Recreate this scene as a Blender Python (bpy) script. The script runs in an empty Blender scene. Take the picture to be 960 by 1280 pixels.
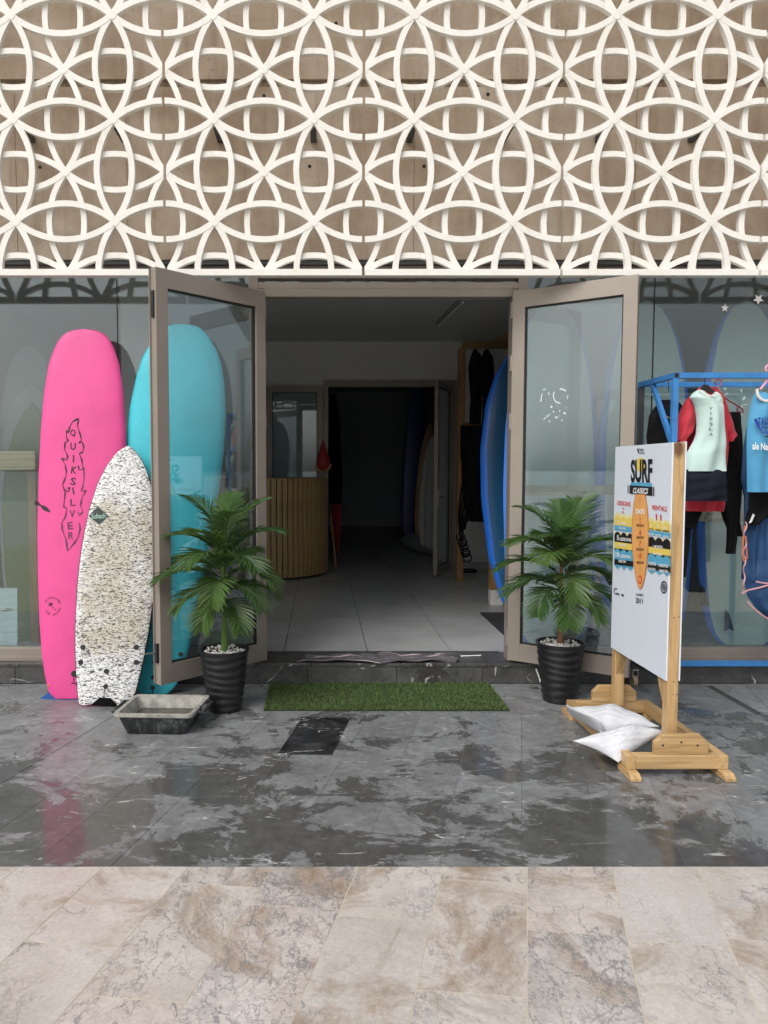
import bpy, bmesh, math, random
from mathutils import Vector, Matrix, Euler
PI = math.pi
R = math.radians
rnd = random.Random(7)
sc = bpy.context.scene
COL = sc.collection

# ------------------------------------------------------------------ camera
F, PX, PY, HC = 900.0, 402.0, 640.0, 1.5        # focal length and principal point in photograph pixels, eye height
PITCH = math.atan2(640 - 588, F)
cam_d = bpy.data.cameras.new('camera')
cam = bpy.data.objects.new('camera', cam_d); COL.objects.link(cam); sc.camera = cam
cam_d.sensor_fit = 'VERTICAL'; cam_d.sensor_height = 24.0; cam_d.lens = 24.0 * F / 1280
cam_d.shift_x = (480 - PX) / 1280.0
cam_d.clip_start = 0.05; cam_d.clip_end = 3000
cam.location = (0, 0, HC); cam.rotation_euler = (PI / 2 - PITCH, 0, 0)

# ------------------------------------------------------------------ sky, sun, exposure (bright overcast day)
SUN_EL, SUN_AZ = 46.0, 218.0      # azimuth clockwise from +Y: the light comes from behind the camera
w = bpy.data.worlds.new('World'); sc.world = w; w.use_nodes = True
wt = w.node_tree
for n in list(wt.nodes): wt.nodes.remove(n)
wo = wt.nodes.new('ShaderNodeOutputWorld'); bg = wt.nodes.new('ShaderNodeBackground')
sky = wt.nodes.new('ShaderNodeTexSky'); sky.sky_type = 'NISHITA'; sky.sun_disc = False
sky.sun_elevation = R(SUN_EL); sky.sun_rotation = R(SUN_AZ); sky.dust_density = 4.0; sky.air_density = 1.2
hs = wt.nodes.new('ShaderNodeHueSaturation'); hs.inputs['Saturation'].default_value = 0.22
wt.links.new(sky.outputs[0], hs.inputs['Color']); wt.links.new(hs.outputs[0], bg.inputs[0]); wt.links.new(bg.outputs[0], wo.inputs[0])
bg.inputs[1].default_value = 0.15
sd = bpy.data.lights.new('sun', 'SUN'); sun = bpy.data.objects.new('sun', sd); COL.objects.link(sun)
sd.energy = 1.5; sd.angle = R(35); sd.color = (1, 0.97, 0.93)
az, el = R(SUN_AZ), R(SUN_EL)
sdir = Vector((math.sin(az) * math.cos(el), math.cos(az) * math.cos(el), math.sin(el)))
sun.rotation_euler = (-sdir).to_track_quat('-Z', 'Y').to_euler(); sun.location = sdir * 30
sc.view_settings.view_transform = 'Standard'; sc.view_settings.look = 'None'
sc.view_settings.exposure = 0.05; sc.view_settings.gamma = 1.0; sc.view_settings.use_curve_mapping = False
sc.cycles.max_bounces = 10; sc.cycles.transparent_max_bounces = 24; sc.cycles.use_denoising = True
sc.cycles.sample_clamp_indirect = 8.0

# ------------------------------------------------------------------ pixel -> place
CP, SP = math.cos(PITCH), math.sin(PITCH)
def ray(u, v):
    a, b = (u - PX) / F, (PY - v) / F
    return Vector((a, b * SP + CP, b * CP - SP))
O = Vector((0, 0, HC))
def at(u, v, Y): r = ray(u, v); return O + r * (Y / r.y)              # on the plane y = Y
def gnd(u, v, z=0.0): r = ray(u, v); return O + r * ((z - HC) / r.z)  # on the level z
def atx(u, v, X): r = ray(u, v); return O + r * (X / r.x)             # on the plane x = X
def on_plane(u, v, p, n): r = ray(u, v); return O + r * ((p - O).dot(n) / r.dot(n))

# ------------------------------------------------------------------ node materials
def NT(name):
    m = bpy.data.materials.new(name); m.use_nodes = True
    t = m.node_tree; b = t.nodes['Principled BSDF']
    return m, t, b
def nd(t, typ, **kw):
    n = t.nodes.new(typ)
    for k, v in kw.items():
        if k in n.inputs: n.inputs[k].default_value = v
        else: setattr(n, k, v)
    return n
def lk(t, a, b): t.links.new(a, b)
def coords(t, kind='Object', scale=(1, 1, 1), rot=(0, 0, 0)):
    if kind == 'World': src = nd(t, 'ShaderNodeNewGeometry').outputs['Position']
    else: src = nd(t, 'ShaderNodeTexCoord').outputs[kind]
    mp = nd(t, 'ShaderNodeMapping'); mp.inputs['Scale'].default_value = scale; mp.inputs['Rotation'].default_value = rot
    lk(t, src, mp.inputs['Vector']); return mp.outputs[0]
def noise(t, vec, scale, detail=4, rough=.55, dist=0.0):
    n = nd(t, 'ShaderNodeTexNoise'); n.inputs['Scale'].default_value = scale; n.inputs['Detail'].default_value = detail
    n.inputs['Roughness'].default_value = rough; n.inputs['Distortion'].default_value = dist
    lk(t, vec, n.inputs['Vector']); return n.outputs['Fac']
def ramp(t, fac, stops, interp='LINEAR'):
    r = nd(t, 'ShaderNodeValToRGB'); r.color_ramp.interpolation = interp; els = r.color_ramp.elements
    while len(els) < len(stops): els.new(0.5)
    for e, (p, c) in zip(els, stops):
        e.position = p; e.color = (c[0], c[1], c[2], 1) if not isinstance(c, (int, float)) else (c, c, c, 1)
    lk(t, fac, r.inputs[0]); return r.outputs[0]
def mixc(t, fac, a, b, mode='MIX'):
    n = nd(t, 'ShaderNodeMix', data_type='RGBA', blend_type=mode)
    for s, i in ((fac, 0), (a, 6), (b, 7)):
        if isinstance(s, (int, float)): n.inputs[i].default_value = s
        elif isinstance(s, tuple): n.inputs[i].default_value = (s[0], s[1], s[2], 1)
        else: lk(t, s, n.inputs[i])
    return n.outputs[2]
def math_(t, op, a, b=None, clamp=False):
    n = nd(t, 'ShaderNodeMath', operation=op, use_clamp=clamp)
    for s, i in ((a, 0), (b, 1)):
        if s is None: continue
        if isinstance(s, (int, float)): n.inputs[i].default_value = s
        else: lk(t, s, n.inputs[i])
    return n.outputs[0]
def bump(t, b, h, strength=.3, dist=.01):
    n = nd(t, 'ShaderNodeBump'); n.inputs['Strength'].default_value = strength; n.inputs['Distance'].default_value = dist
    lk(t, h, n.inputs['Height']); lk(t, n.outputs[0], b.inputs['Normal'])

def ridge(t, vec, scale, width, detail=6, rough=.6, dist=.6):
    n = noise(t, vec, scale, detail, rough, dist)
    d = math_(t, 'ABSOLUTE', math_(t, 'SUBTRACT', n, .5))
    return ramp(t, d, [(0.0, 1.0), (width * .45, .8), (width, 0.0)])
M = {}
def simple(name, col, rough=.5, var=.12, scale=8, metal=0.0, bmp=0.0, bscale=60, spec=None, kind='Object', sheen=0.0, stretch=(1, 1, 1)):
    m, t, b = NT(name)
    v = coords(t, kind, stretch)
    n = noise(t, v, scale, 5, .6)
    lo = tuple(c * (1 - var) for c in col); hi = tuple(min(1, c * (1 + var)) for c in col)
    lk(t, ramp(t, n, [(.3, lo), (.7, hi)]), b.inputs['Base Color'])
    rr = math_(t, 'MULTIPLY_ADD', noise(t, v, scale * 2.3, 3), .25); t.nodes[-1].inputs[2].default_value = rough - .12
    lk(t, rr, b.inputs['Roughness'])
    b.inputs['Metallic'].default_value = metal
    if spec is not None: b.inputs['Specular IOR Level'].default_value = spec
    if sheen: b.inputs['Sheen Weight'].default_value = sheen
    if bmp: bump(t, b, noise(t, v, bscale, 4), bmp, .004)
    M[name] = m; return m

def dark_marble(name, wet_bias=0.0, polished=False, DM=((.12, .122, .124), (.20, .205, .21), (.295, .305, .32))):
    m, t, b = NT(name)
    v = coords(t, 'World')
    inf = nd(t, 'ShaderNodeObjectInfo').outputs['Random']
    # mottled dry stone
    n1 = noise(t, v, 5.5, 8, .68, .6)
    dry = ramp(t, n1, [(.25, DM[0]), (.5, DM[1]), (.78, DM[2])])
    dry = mixc(t, math_(t, 'MULTIPLY', inf, .3), dry, (.10, .10, .10))
    dry = mixc(t, 1.0, dry, ramp(t, noise(t, v, 26, 5, .7), [(.28, .72), (.72, 1.28)]), 'MULTIPLY')
    # white veins: thin distorted edges, present only here and there
    vr = coords(t, 'World', (.75, 3.4, 1), (0, 0, R(-32)))
    vein = ridge(t, vr, 1.7, .0055, 4, .5, .1)
    msk = ramp(t, noise(t, v, 5.0, 5, .65), [(.50, 0.0), (.58, 1.0)])
    vein = math_(t, 'MULTIPLY', vein, msk)
    sp = ramp(t, noise(t, coords(t, 'World', (1, 2.2, 1), (0, 0, R(-30))), 46, 3, .6), [(.69, 0.0), (.74, .75)])
    vein = math_(t, 'MAXIMUM', vein, math_(t, 'MULTIPLY', sp, ramp(t, noise(t, v, 3.1, 2), [(.5, 0.0), (.6, 1.0)])))
    # the film of water: patches with hard outlines, streaked along the walking direction
    vw = coords(t, 'World', (1.0, 1.25, 1), (0, 0, R(24)))
    wn = math_(t, 'ADD', math_(t, 'MULTIPLY', noise(t, vw, 2.6, 11, .74, .5), .68), math_(t, 'MULTIPLY', noise(t, v, 1.15, 3, .5, .3), .32))
    sep = nd(t, 'ShaderNodeSeparateXYZ'); lk(t, v, sep.inputs[0])
    near = nd(t, 'ShaderNodeMapRange'); lk(t, sep.outputs['Y'], near.inputs[0])
    near.inputs[1].default_value = 4.5; near.inputs[2].default_value = 2.75; near.inputs[3].default_value = -.06; near.inputs[4].default_value = .018
    wn2 = math_(t, 'ADD', math_(t, 'ADD', wn, near.outputs[0]), wet_bias)
    wet = ramp(t, wn2, [(.478, 0.0), (.505, 1.0)])
    if polished: wet = ramp(t, wn, [(.0, 1.0), (1, 1.0)])
    rust = ramp(t, noise(t, v, 2.1, 4), [(.66, 0.0), (.74, .35)])
    wetc = mixc(t, .66, dry, (.034, .031, .025))
    if polished: wetc = ramp(t, n1, [(.35, (.010, .010, .011)), (.55, (.03, .031, .033)), (.75, (.085, .088, .092))])
    col = mixc(t, wet, dry, wetc)
    col = mixc(t, rust, col, (.12, .07, .03))
    col = mixc(t, math_(t, 'MULTIPLY', vein, .75), col, (.62, .61, .59))
    lk(t, col, b.inputs['Base Color'])
    lk(t, mixc(t, wet, ramp(t, noise(t, v, 16, 3), [(.3, .30), (.7, .46)]), ramp(t, noise(t, v, 22, 4), [(.35, .06), (.7, .15)])), b.inputs['Roughness'])
    b.inputs['IOR'].default_value = 1.5
    h = math_(t, 'MULTIPLY', noise(t, v, 55, 4), math_(t, 'SUBTRACT', 1.05, wet))
    bump(t, b, h, .25, .004)
    M[name] = m
dark_marble('wet_marble'); dark_marble('black_marble', polished=True); dark_marble('step_marble', -.02, DM=((.03, .03, .03), (.06, .06, .058), (.12, .118, .112)))

def light_marble(name):
    m, t, b = NT(name)
    v = coords(t, 'World')
    inf = nd(t, 'ShaderNodeObjectInfo').outputs['Random']
    off = nd(t, 'ShaderNodeCombineXYZ'); lk(t, math_(t, 'MULTIPLY', inf, 37.0), off.inputs[0]); lk(t, math_(t, 'MULTIPLY', inf, 11.0), off.inputs[2])
    va = nd(t, 'ShaderNodeVectorMath', operation='ADD'); lk(t, v, va.inputs[0]); lk(t, off.outputs[0], va.inputs[1]); v = va.outputs[0]
    base = ramp(t, noise(t, v, 3.2, 8, .62, .5), [(.22, (.36, .305, .265)), (.48, (.51, .465, .435)), (.72, (.64, .62, .60))])
    tint = ramp(t, inf, [(0, (.48, .46, .44)), (.3, (.53, .47, .425)), (.55, (.50, .455, .415)), (.75, (.54, .45, .42)), (1, (.49, .475, .46))])
    base = mixc(t, .45, base, tint)
    brown = ramp(t, noise(t, v, 2.4, 8, .72, 1.0), [(.50, 0.0), (.585, .5), (.68, .92)])
    base = mixc(t, brown, base, (.27, .19, .125))
    fine = ramp(t, noise(t, v, 70, 3, .7), [(.3, .86), (.7, 1.1)])
    base = mixc(t, 1.0, base, fine, 'MULTIPLY')
    crack = None
    for s, wd, lo, st, ro in ((3.2, .010, .45, (1, .6, 1), 20), (6.0, .014, .46, (1.5, .7, 1), -25), (11, .016, .49, (1.4, .8, 1), 10), (20, .020, .52, (1, 1, 1), 50)):
        mp = nd(t, 'ShaderNodeMapping'); mp.inputs['Scale'].default_value = st; mp.inputs['Rotation'].default_value = (0, 0, R(ro)); lk(t, v, mp.inputs['Vector'])
        c = math_(t, 'MULTIPLY', ridge(t, mp.outputs[0], s, wd, 7, .62, .35), ramp(t, math_(t, 'ADD', noise(t, v, 1.9 + s * .08, 5, .6), math_(t, 'MULTIPLY', math_(t, 'SUBTRACT', inf, .62), .22)), [(lo, 0.0), (lo + .12, .85)]))
        crack = c if crack is None else math_(t, 'MAXIMUM', crack, c)
    cloud = ramp(t, noise(t, v, 4.5, 7, .7, .4), [(.5, 0.0), (.68, .55)])
    base = mixc(t, math_(t, 'MULTIPLY', cloud, inf), base, (.27, .28, .29))
    wh = ramp(t, noise(t, coords(t, 'World', (1, 2.5, 1), (0, 0, R(30))), 45, 3, .6), [(.69, 0.0), (.76, .6)])
    base = mixc(t, wh, base, (.74, .72, .68))
    col = mixc(t, math_(t, 'MULTIPLY', crack, 1.0), base, (.17, .17, .175))
    lk(t, col, b.inputs['Base Color'])
    lk(t, ramp(t, noise(t, v, 9, 4), [(.3, .32), (.7, .5)]), b.inputs['Roughness'])
    bump(t, b, noise(t, v, 80, 4), .12, .003)
    M[name] = m
light_marble('light_marble')

def wood(name, c0, c1, rough=.45, ax='Z', knots=True):
    m, t, b = NT(name)
    scl = {'X': (.12, 1, 1), 'Y': (1, .12, 1), 'Z': (1, 1, .12)}[ax]
    v = coords(t, 'Object', scl)
    n = noise(t, v, 26, 6, .6, .9); n2 = noise(t, coords(t, 'Object'), 6, 3)
    col = ramp(t, n, [(.3, c0), (.7, c1)])
    col = mixc(t, math_(t, 'MULTIPLY', n2, .35), col, tuple(x * .7 for x in c0))
    gl = ridge(t, coords(t, 'Object', tuple(x * .6 if x < 1 else 1 for x in scl)), 15, .05, 3, .5, .6)
    col = mixc(t, math_(t, 'MULTIPLY', gl, .5), col, tuple(x * .55 for x in c0))
    if knots:
        vo = nd(t, 'ShaderNodeTexVoronoi'); vo.inputs['Scale'].default_value = 3.1; lk(t, coords(t, 'Object', (1, 1, .6)), vo.inputs['Vector'])
        col = mixc(t, ramp(t, vo.outputs['Distance'], [(.05, .9), (.11, 0.0)]), col, (.11, .045, .02))
    lk(t, col, b.inputs['Base Color']); b.inputs['Roughness'].default_value = rough
    bump(t, b, n, .12, .002)
    M[name] = m
wood('pine_x', (.46, .28, .115), (.64, .44, .23), ax='X'); wood('pine_y', (.46, .28, .115), (.64, .44, .23), ax='Y'); wood('pine_z', (.46, .28, .115), (.64, .44, .23), ax='Z')
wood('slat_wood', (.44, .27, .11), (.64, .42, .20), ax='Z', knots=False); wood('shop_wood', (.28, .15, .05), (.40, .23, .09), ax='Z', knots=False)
wood('rail_wood', (.68, .54, .34), (.80, .67, .46), ax='X', knots=False)

def glass(name, tint, f0):
    m, t, b = NT(name); t.nodes.remove(b)
    out = [n for n in t.nodes if n.type == 'OUTPUT_MATERIAL'][0]
    lw = nd(t, 'ShaderNodeLayerWeight'); lw.inputs['Blend'].default_value = .5
    p = math_(t, 'POWER', lw.outputs['Facing'], 4.0)
    fac = math_(t, 'MULTIPLY_ADD', p, .9); t.nodes[-1].inputs[2].default_value = f0
    tr = nd(t, 'ShaderNodeBsdfTransparent'); tr.inputs[0].default_value = (*tint, 1)
    gl = nd(t, 'ShaderNodeBsdfGlossy'); gl.inputs['Roughness'].default_value = .012
    v = coords(t, 'Object')
    gc = ramp(t, noise(t, v, 3, 4), [(.3, (.86, .95, .95)), (.7, (.95, 1, 1))]); lk(t, gc, gl.inputs[0])
    mx = nd(t, 'ShaderNodeMixShader'); lk(t, fac, mx.inputs[0]); lk(t, tr.outputs[0], mx.inputs[1]); lk(t, gl.outputs[0], mx.inputs[2])
    # thin film of dust and salt, strengthened to paint a pale haze over the panes
    df = nd(t, 'ShaderNodeBsdfDiffuse'); df.inputs[0].default_value = (.5, .55, .55, 1)
    m2 = nd(t, 'ShaderNodeMixShader'); lk(t, ramp(t, noise(t, v, 2.2, 5), [(.3, .012), (.75, .04)]), m2.inputs[0])
    lk(t, mx.outputs[0], m2.inputs[1]); lk(t, df.outputs[0], m2.inputs[2]); lk(t, m2.outputs[0], out.inputs[0])
    M[name] = m
glass('window_glass', (.82, .86, .865), .085); glass('door_glass', (.84, .875, .89), .09)

def concrete(name):
    m, t, b = NT(name)
    v = coords(t, 'World')
    col = ramp(t, noise(t, v, 1.7, 8, .66, .4), [(.25, (.33, .24, .165)), (.5, (.49, .395, .30)), (.72, (.63, .545, .45))])
    st = ramp(t, noise(t, coords(t, 'World', (5, 1, .5)), 2.0, 6, .65), [(.5, 0.0), (.75, .6)])
    col = mixc(t, st, col, (.27, .19, .125))
    pores = ramp(t, noise(t, v, 48, 3, .6), [(.27, .45), (.36, 0.0)])
    col = mixc(t, pores, col, (.08, .06, .045))
    lk(t, col, b.inputs['Base Color']); b.inputs['Roughness'].default_value = .85
    bump(t, b, noise(t, v, 30, 6), .35, .006)
    M[name] = m
concrete('concrete')

def cast_white(name):
    m, t, b = NT(name)
    v = coords(t, 'World')
    col = ramp(t, noise(t, v, 7, 6, .65), [(.25, (.73, .70, .64)), (.6, (.79, .775, .73))])
    g = ramp(t, noise(t, coords(t, 'World', (1, 1, .25)), 14, 5, .7), [(.58, 0.0), (.75, .35)])
    col = mixc(t, g, col, (.50, .46, .38))
    fl = ramp(t, noise(t, v, 60, 3), [(.25, .35), (.31, 0.0)]); col = mixc(t, fl, col, (.45, .42, .36))
    lk(t, col, b.inputs['Base Color']); b.inputs['Roughness'].default_value = .7
    bump(t, b, noise(t, v, 60, 4), .18, .003); M[name] = m
cast_white('cast_white')

def fish_print(name):
    m, t, b = NT(name)
    v = coords(t, 'Object', (1, 1, 2.9))
    n = noise(t, v, 34, 3.5, .6, 1.1)
    ink = ramp(t, n, [(.425, 1.0), (.455, 0.0)])
    ink2 = ramp(t, noise(t, coords(t, 'Object', (1, 1, 3.4)), 60, 3, .6, .8), [(.41, 1.0), (.44, 0.0)])
    ink = math_(t, 'MAXIMUM', ink, ink2)
    # rubbed, waxed area in the middle of the deck
    tc = nd(t, 'ShaderNodeTexCoord'); sep = nd(t, 'ShaderNodeSeparateXYZ'); lk(t, tc.outputs['Object'], sep.inputs[0])
    ex = math_(t, 'POWER', math_(t, 'ABSOLUTE', math_(t, 'DIVIDE', sep.outputs['X'], .235)), 4.0)
    ez = math_(t, 'POWER', math_(t, 'ABSOLUTE', math_(t, 'DIVIDE', math_(t, 'SUBTRACT', sep.outputs['Z'], .82), .54)), 5.0)
    d = math_(t, 'ADD', math_(t, 'ADD', ex, ez), math_(t, 'MULTIPLY', noise(t, coords(t, 'Object'), 7, 7, .7), 1.5))
    wax = ramp(t, math_(t, 'MULTIPLY', d, .4), [(.46, 1.0), (.74, 0.0)])
    blot = ramp(t, noise(t, coords(t, 'Object'), 5, 5, .6), [(.36, 0.15), (.56, 1.0)])
    wax = math_(t, 'MULTIPLY', wax, blot)
    paper = mixc(t, math_(t, 'MULTIPLY', wax, .9), (.78, .78, .78), (.49, .44, .34))
    gr = ramp(t, noise(t, coords(t, 'Object'), 110, 2), [(.4, 0.0), (.6, .5)])
    paper = mixc(t, math_(t, 'MULTIPLY', gr, wax), paper, (.66, .62, .55))
    inkc = mixc(t, math_(t, 'MULTIPLY', wax, .6), (.012, .012, .013), (.07, .062, .05))
    lk(t, mixc(t, math_(t, 'MULTIPLY', ink, .93), paper, inkc), b.inputs['Base Color'])
    b.inputs['Roughness'].default_value = .55
    bump(t, b, n, .2, .003); M[name] = m
fish_print('fish_print')

def foam(name, col, dirt, amt):
    m, t, b = NT(name); v = coords(t, 'Object')
    c = ramp(t, noise(t, v, 4, 6, .65), [(.3, tuple(x * .90 for x in col)), (.7, tuple(min(1, x * 1.06) for x in col))])
    sp = math_(t, 'MULTIPLY', ramp(t, noise(t, v, 95, 3, .6), [(.60, 0.0), (.68, 1.0)]), ramp(t, noise(t, v, 3.3, 4, .6), [(.50, 0.0), (.66, amt)]))
    sm = ramp(t, noise(t, coords(t, 'Object', (2, 1, .5)), 6, 6, .7), [(.56, 0.0), (.75, .16)])
    c = mixc(t, math_(t, 'MAXIMUM', sp, sm), c, dirt); lk(t, c, b.inputs['Base Color'])
    lk(t, ramp(t, noise(t, v, 9, 4), [(.3, .36), (.7, .55)]), b.inputs['Roughness'])
    bump(t, b, noise(t, v, 30, 5), .10, .004); M[name] = m
foam('pink_foam', (.74, .070, .28), (.40, .03, .13), .35); foam('cyan_foam', (.045, .50, .60), (.10, .16, .13), .8)
simple('black_foam', (.012, .012, .014), .5); simple('ink', (.02, .012, .018), .6, .3); simple('faded_ink', (.10, .03, .06), .6, .4, 30)
simple('black_plastic', (.012, .0125, .014), .38, .25, 20); simple('black_rubber', (.03, .033, .036), .55, .35, 14, bmp=.15)
simple('aluminium', (.29, .25, .215), .40, .07, 4, metal=.2); simple('gasket', (.008, .008, .008), .6)
simple('steel', (.42, .42, .42), .35, .1, metal=.9); simple('blue_paint', (.04, .20, .50), .42, .16, 12, bmp=.05)
simple('dark_steel', (.06, .065, .07), .5); simple('orange_rubber', (.55, .16, .08), .6); simple('tan_plastic', (.45, .33, .22), .5)
simple('white_panel', (.70, .755, .84), .4, .02, 3); simple('white_sack', (.58, .59, .62), .5, .07, 6, bmp=.6, bscale=13)
simple('sack_print', (.45, .46, .48), .6); simple('blue_mat', (.02, .09, .32), .7); simple('interior_white', (.66, .655, .63), .8, .03, 2)
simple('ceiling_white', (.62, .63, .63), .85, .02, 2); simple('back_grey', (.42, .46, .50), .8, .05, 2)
simple('pebble', (.74, .72, .67), .6, .15, 40); simple('stem_green', (.10, .20, .035), .5, .25, 20); simple('stem_brown', (.20, .10, .05), .7, .3, 25)
simple('turf_back', (.02, .035, .012), .9); simple('mint', (.50, .66, .62), .75, .05, 6, sheen=.2, bmp=.12, bscale=120)
simple('navy', (.008, .010, .019), .85, .15, 9, spec=.2); simple('red_cloth', (.48, .018, .035), .72, .12, 8, sheen=.15, bmp=.1, bscale=140)
simple('black_neoprene', (.005, .005, .006), .8, .3, 9, spec=.2); simple('sky_cloth', (.06, .29, .50), .62, .08, 8, sheen=.2, bmp=.1, bscale=140)
simple('navy_neoprene', (.012, .055, .15), .6, .15, 7); simple('pink_trim', (.62, .32, .34), .6); simple('cream', (.78, .74, .68), .7)
simple('red_plastic', (.30, .03, .06), .35); simple('pink_plastic', (.80, .36, .48), .4); simple('gold', (.45, .30, .14), .5)
simple('deep_blue_ink', (.02, .05, .30), .6); simple('white_ink', (.82, .82, .80), .6, .03); simple('blue_board', (.006, .085, .20), .35, .08, 3)
simple('blue_rail', (.012, .15, .66), .35, .08, 3); simple('grey_board', (.30, .32, .33), .5, .06, 3); simple('teal_board', (.62, .76, .74), .45, .04, 2)
simple('window_blue', (.07, .24, .85), .35, .08, 3); simple('green_board', (.085, .125, .03), .5, .1, 3); simple('cream_board', (.48, .46, .38), .5); simple('wood_board', (.30, .17, .08), .5, .2, 6)
simple('dark_blue_board', (.01, .03, .16), .4); simple('pale_plank', (.62, .72, .74), .6, .10, 9, stretch=(1, 1, 4)); simple('plank_dirt', (.16, .17, .16), .8)
simple('shop_tile', (.37, .375, .38), .34, .16, 2.2, kind='World'); simple('wet_joint', (.13, .13, .125), .5, .3, 9, kind='World'); simple('pour_rough', (.24, .18, .125), .9, .45, 30, kind='World', bmp=.8, bscale=45); simple('form_mark', (.24, .185, .135), .9); simple('grout', (.05, .05, .05), .8); simple('light_joint', (.52, .47, .37), .8)
simple('rag', (.075, .07, .08), .9, .3, 60, bmp=.3); simple('rag_stripe', (.22, .20, .22), .9); simple('rag_hem', (.52, .40, .40), .9)
def crusty(name):
    m, t, b = NT(name); v = coords(t, 'Object')
    k = ramp(t, noise(t, coords(t, 'Object', (1, 1, .6)), 14, 7, .72, .6), [(.48, 0.0), (.70, .8)])
    lk(t, mixc(t, k, (.018, .020, .022), (.20, .21, .21)), b.inputs['Base Color'])
    lk(t, ramp(t, k, [(0, .42), (1, .85)]), b.inputs['Roughness']); bump(t, b, noise(t, v, 60, 5), .3, .003); M[name] = m
crusty('crusty_rubber')
simple('tub_water', (.06, .058, .05), .12, .2); simple('cement', (.30, .29, .26), .85, .35, 22, bmp=.3); simple('sea', (.07, .13, .15), .15, .2, .2, kind='World')
simple('yellow_print', (.80, .62, .13), .45, .03); simple('blue_print', (.11, .40, .60), .45, .03); simple('black_print', (.015, .015, .017), .45)
simple('orange_print', (.80, .40, .13), .45, .08, 6); simple('orange_rim', (.62, .20, .08), .45); simple('red_print', (.65, .06, .06), .45); simple('pale_yellow', (.80, .74, .38), .45, .03)
simple('diamond_ink', (.03, .045, .045), .6); simple('mint_ink', (.35, .55, .45), .6); simple('faint_white', (.62, .70, .69), .7); simple('red_bag', (.32, .02, .02), .5); simple('drain_metal', (.05, .05, .05), .5)

def leaf_mat(name):
    m, t, b = NT(name)
    out = [n for n in t.nodes if n.type == 'OUTPUT_MATERIAL'][0]
    inf = nd(t, 'ShaderNodeObjectInfo').outputs['Random']
    v = coords(t, 'World')
    n = noise(t, v, 9, 4)
    a = ramp(t, n, [(.3, (.026, .068, .026)), (.7, (.070, .15, .045))])
    col = mixc(t, math_(t, 'MULTIPLY', inf, .55), a, (.15, .24, .05))
    lk(t, col, b.inputs['Base Color']); b.inputs['Roughness'].default_value = .38
    tr = nd(t, 'ShaderNodeBsdfTranslucent'); lk(t, mixc(t, .5, col, (.12, .24, .03)), tr.inputs[0])
    mx = nd(t, 'ShaderNodeMixShader'); mx.inputs[0].default_value = .22
    lk(t, b.outputs[0], mx.inputs[1]); lk(t, tr.outputs[0], mx.inputs[2]); lk(t, mx.outputs[0], out.inputs[0]); M[name] = m
leaf_mat('palm_leaf')
def turf_mat(name):
    m, t, b = NT(name); v = coords(t, 'World')
    lk(t, ramp(t, noise(t, v, 110, 4, .75), [(.3, (.020, .045, .009)), (.5, (.070, .125, .026)), (.72, (.20, .27, .10))]), b.inputs['Base Color'])
    b.inputs['Roughness'].default_value = .6; M[name] = m
turf_mat('turf')

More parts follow.
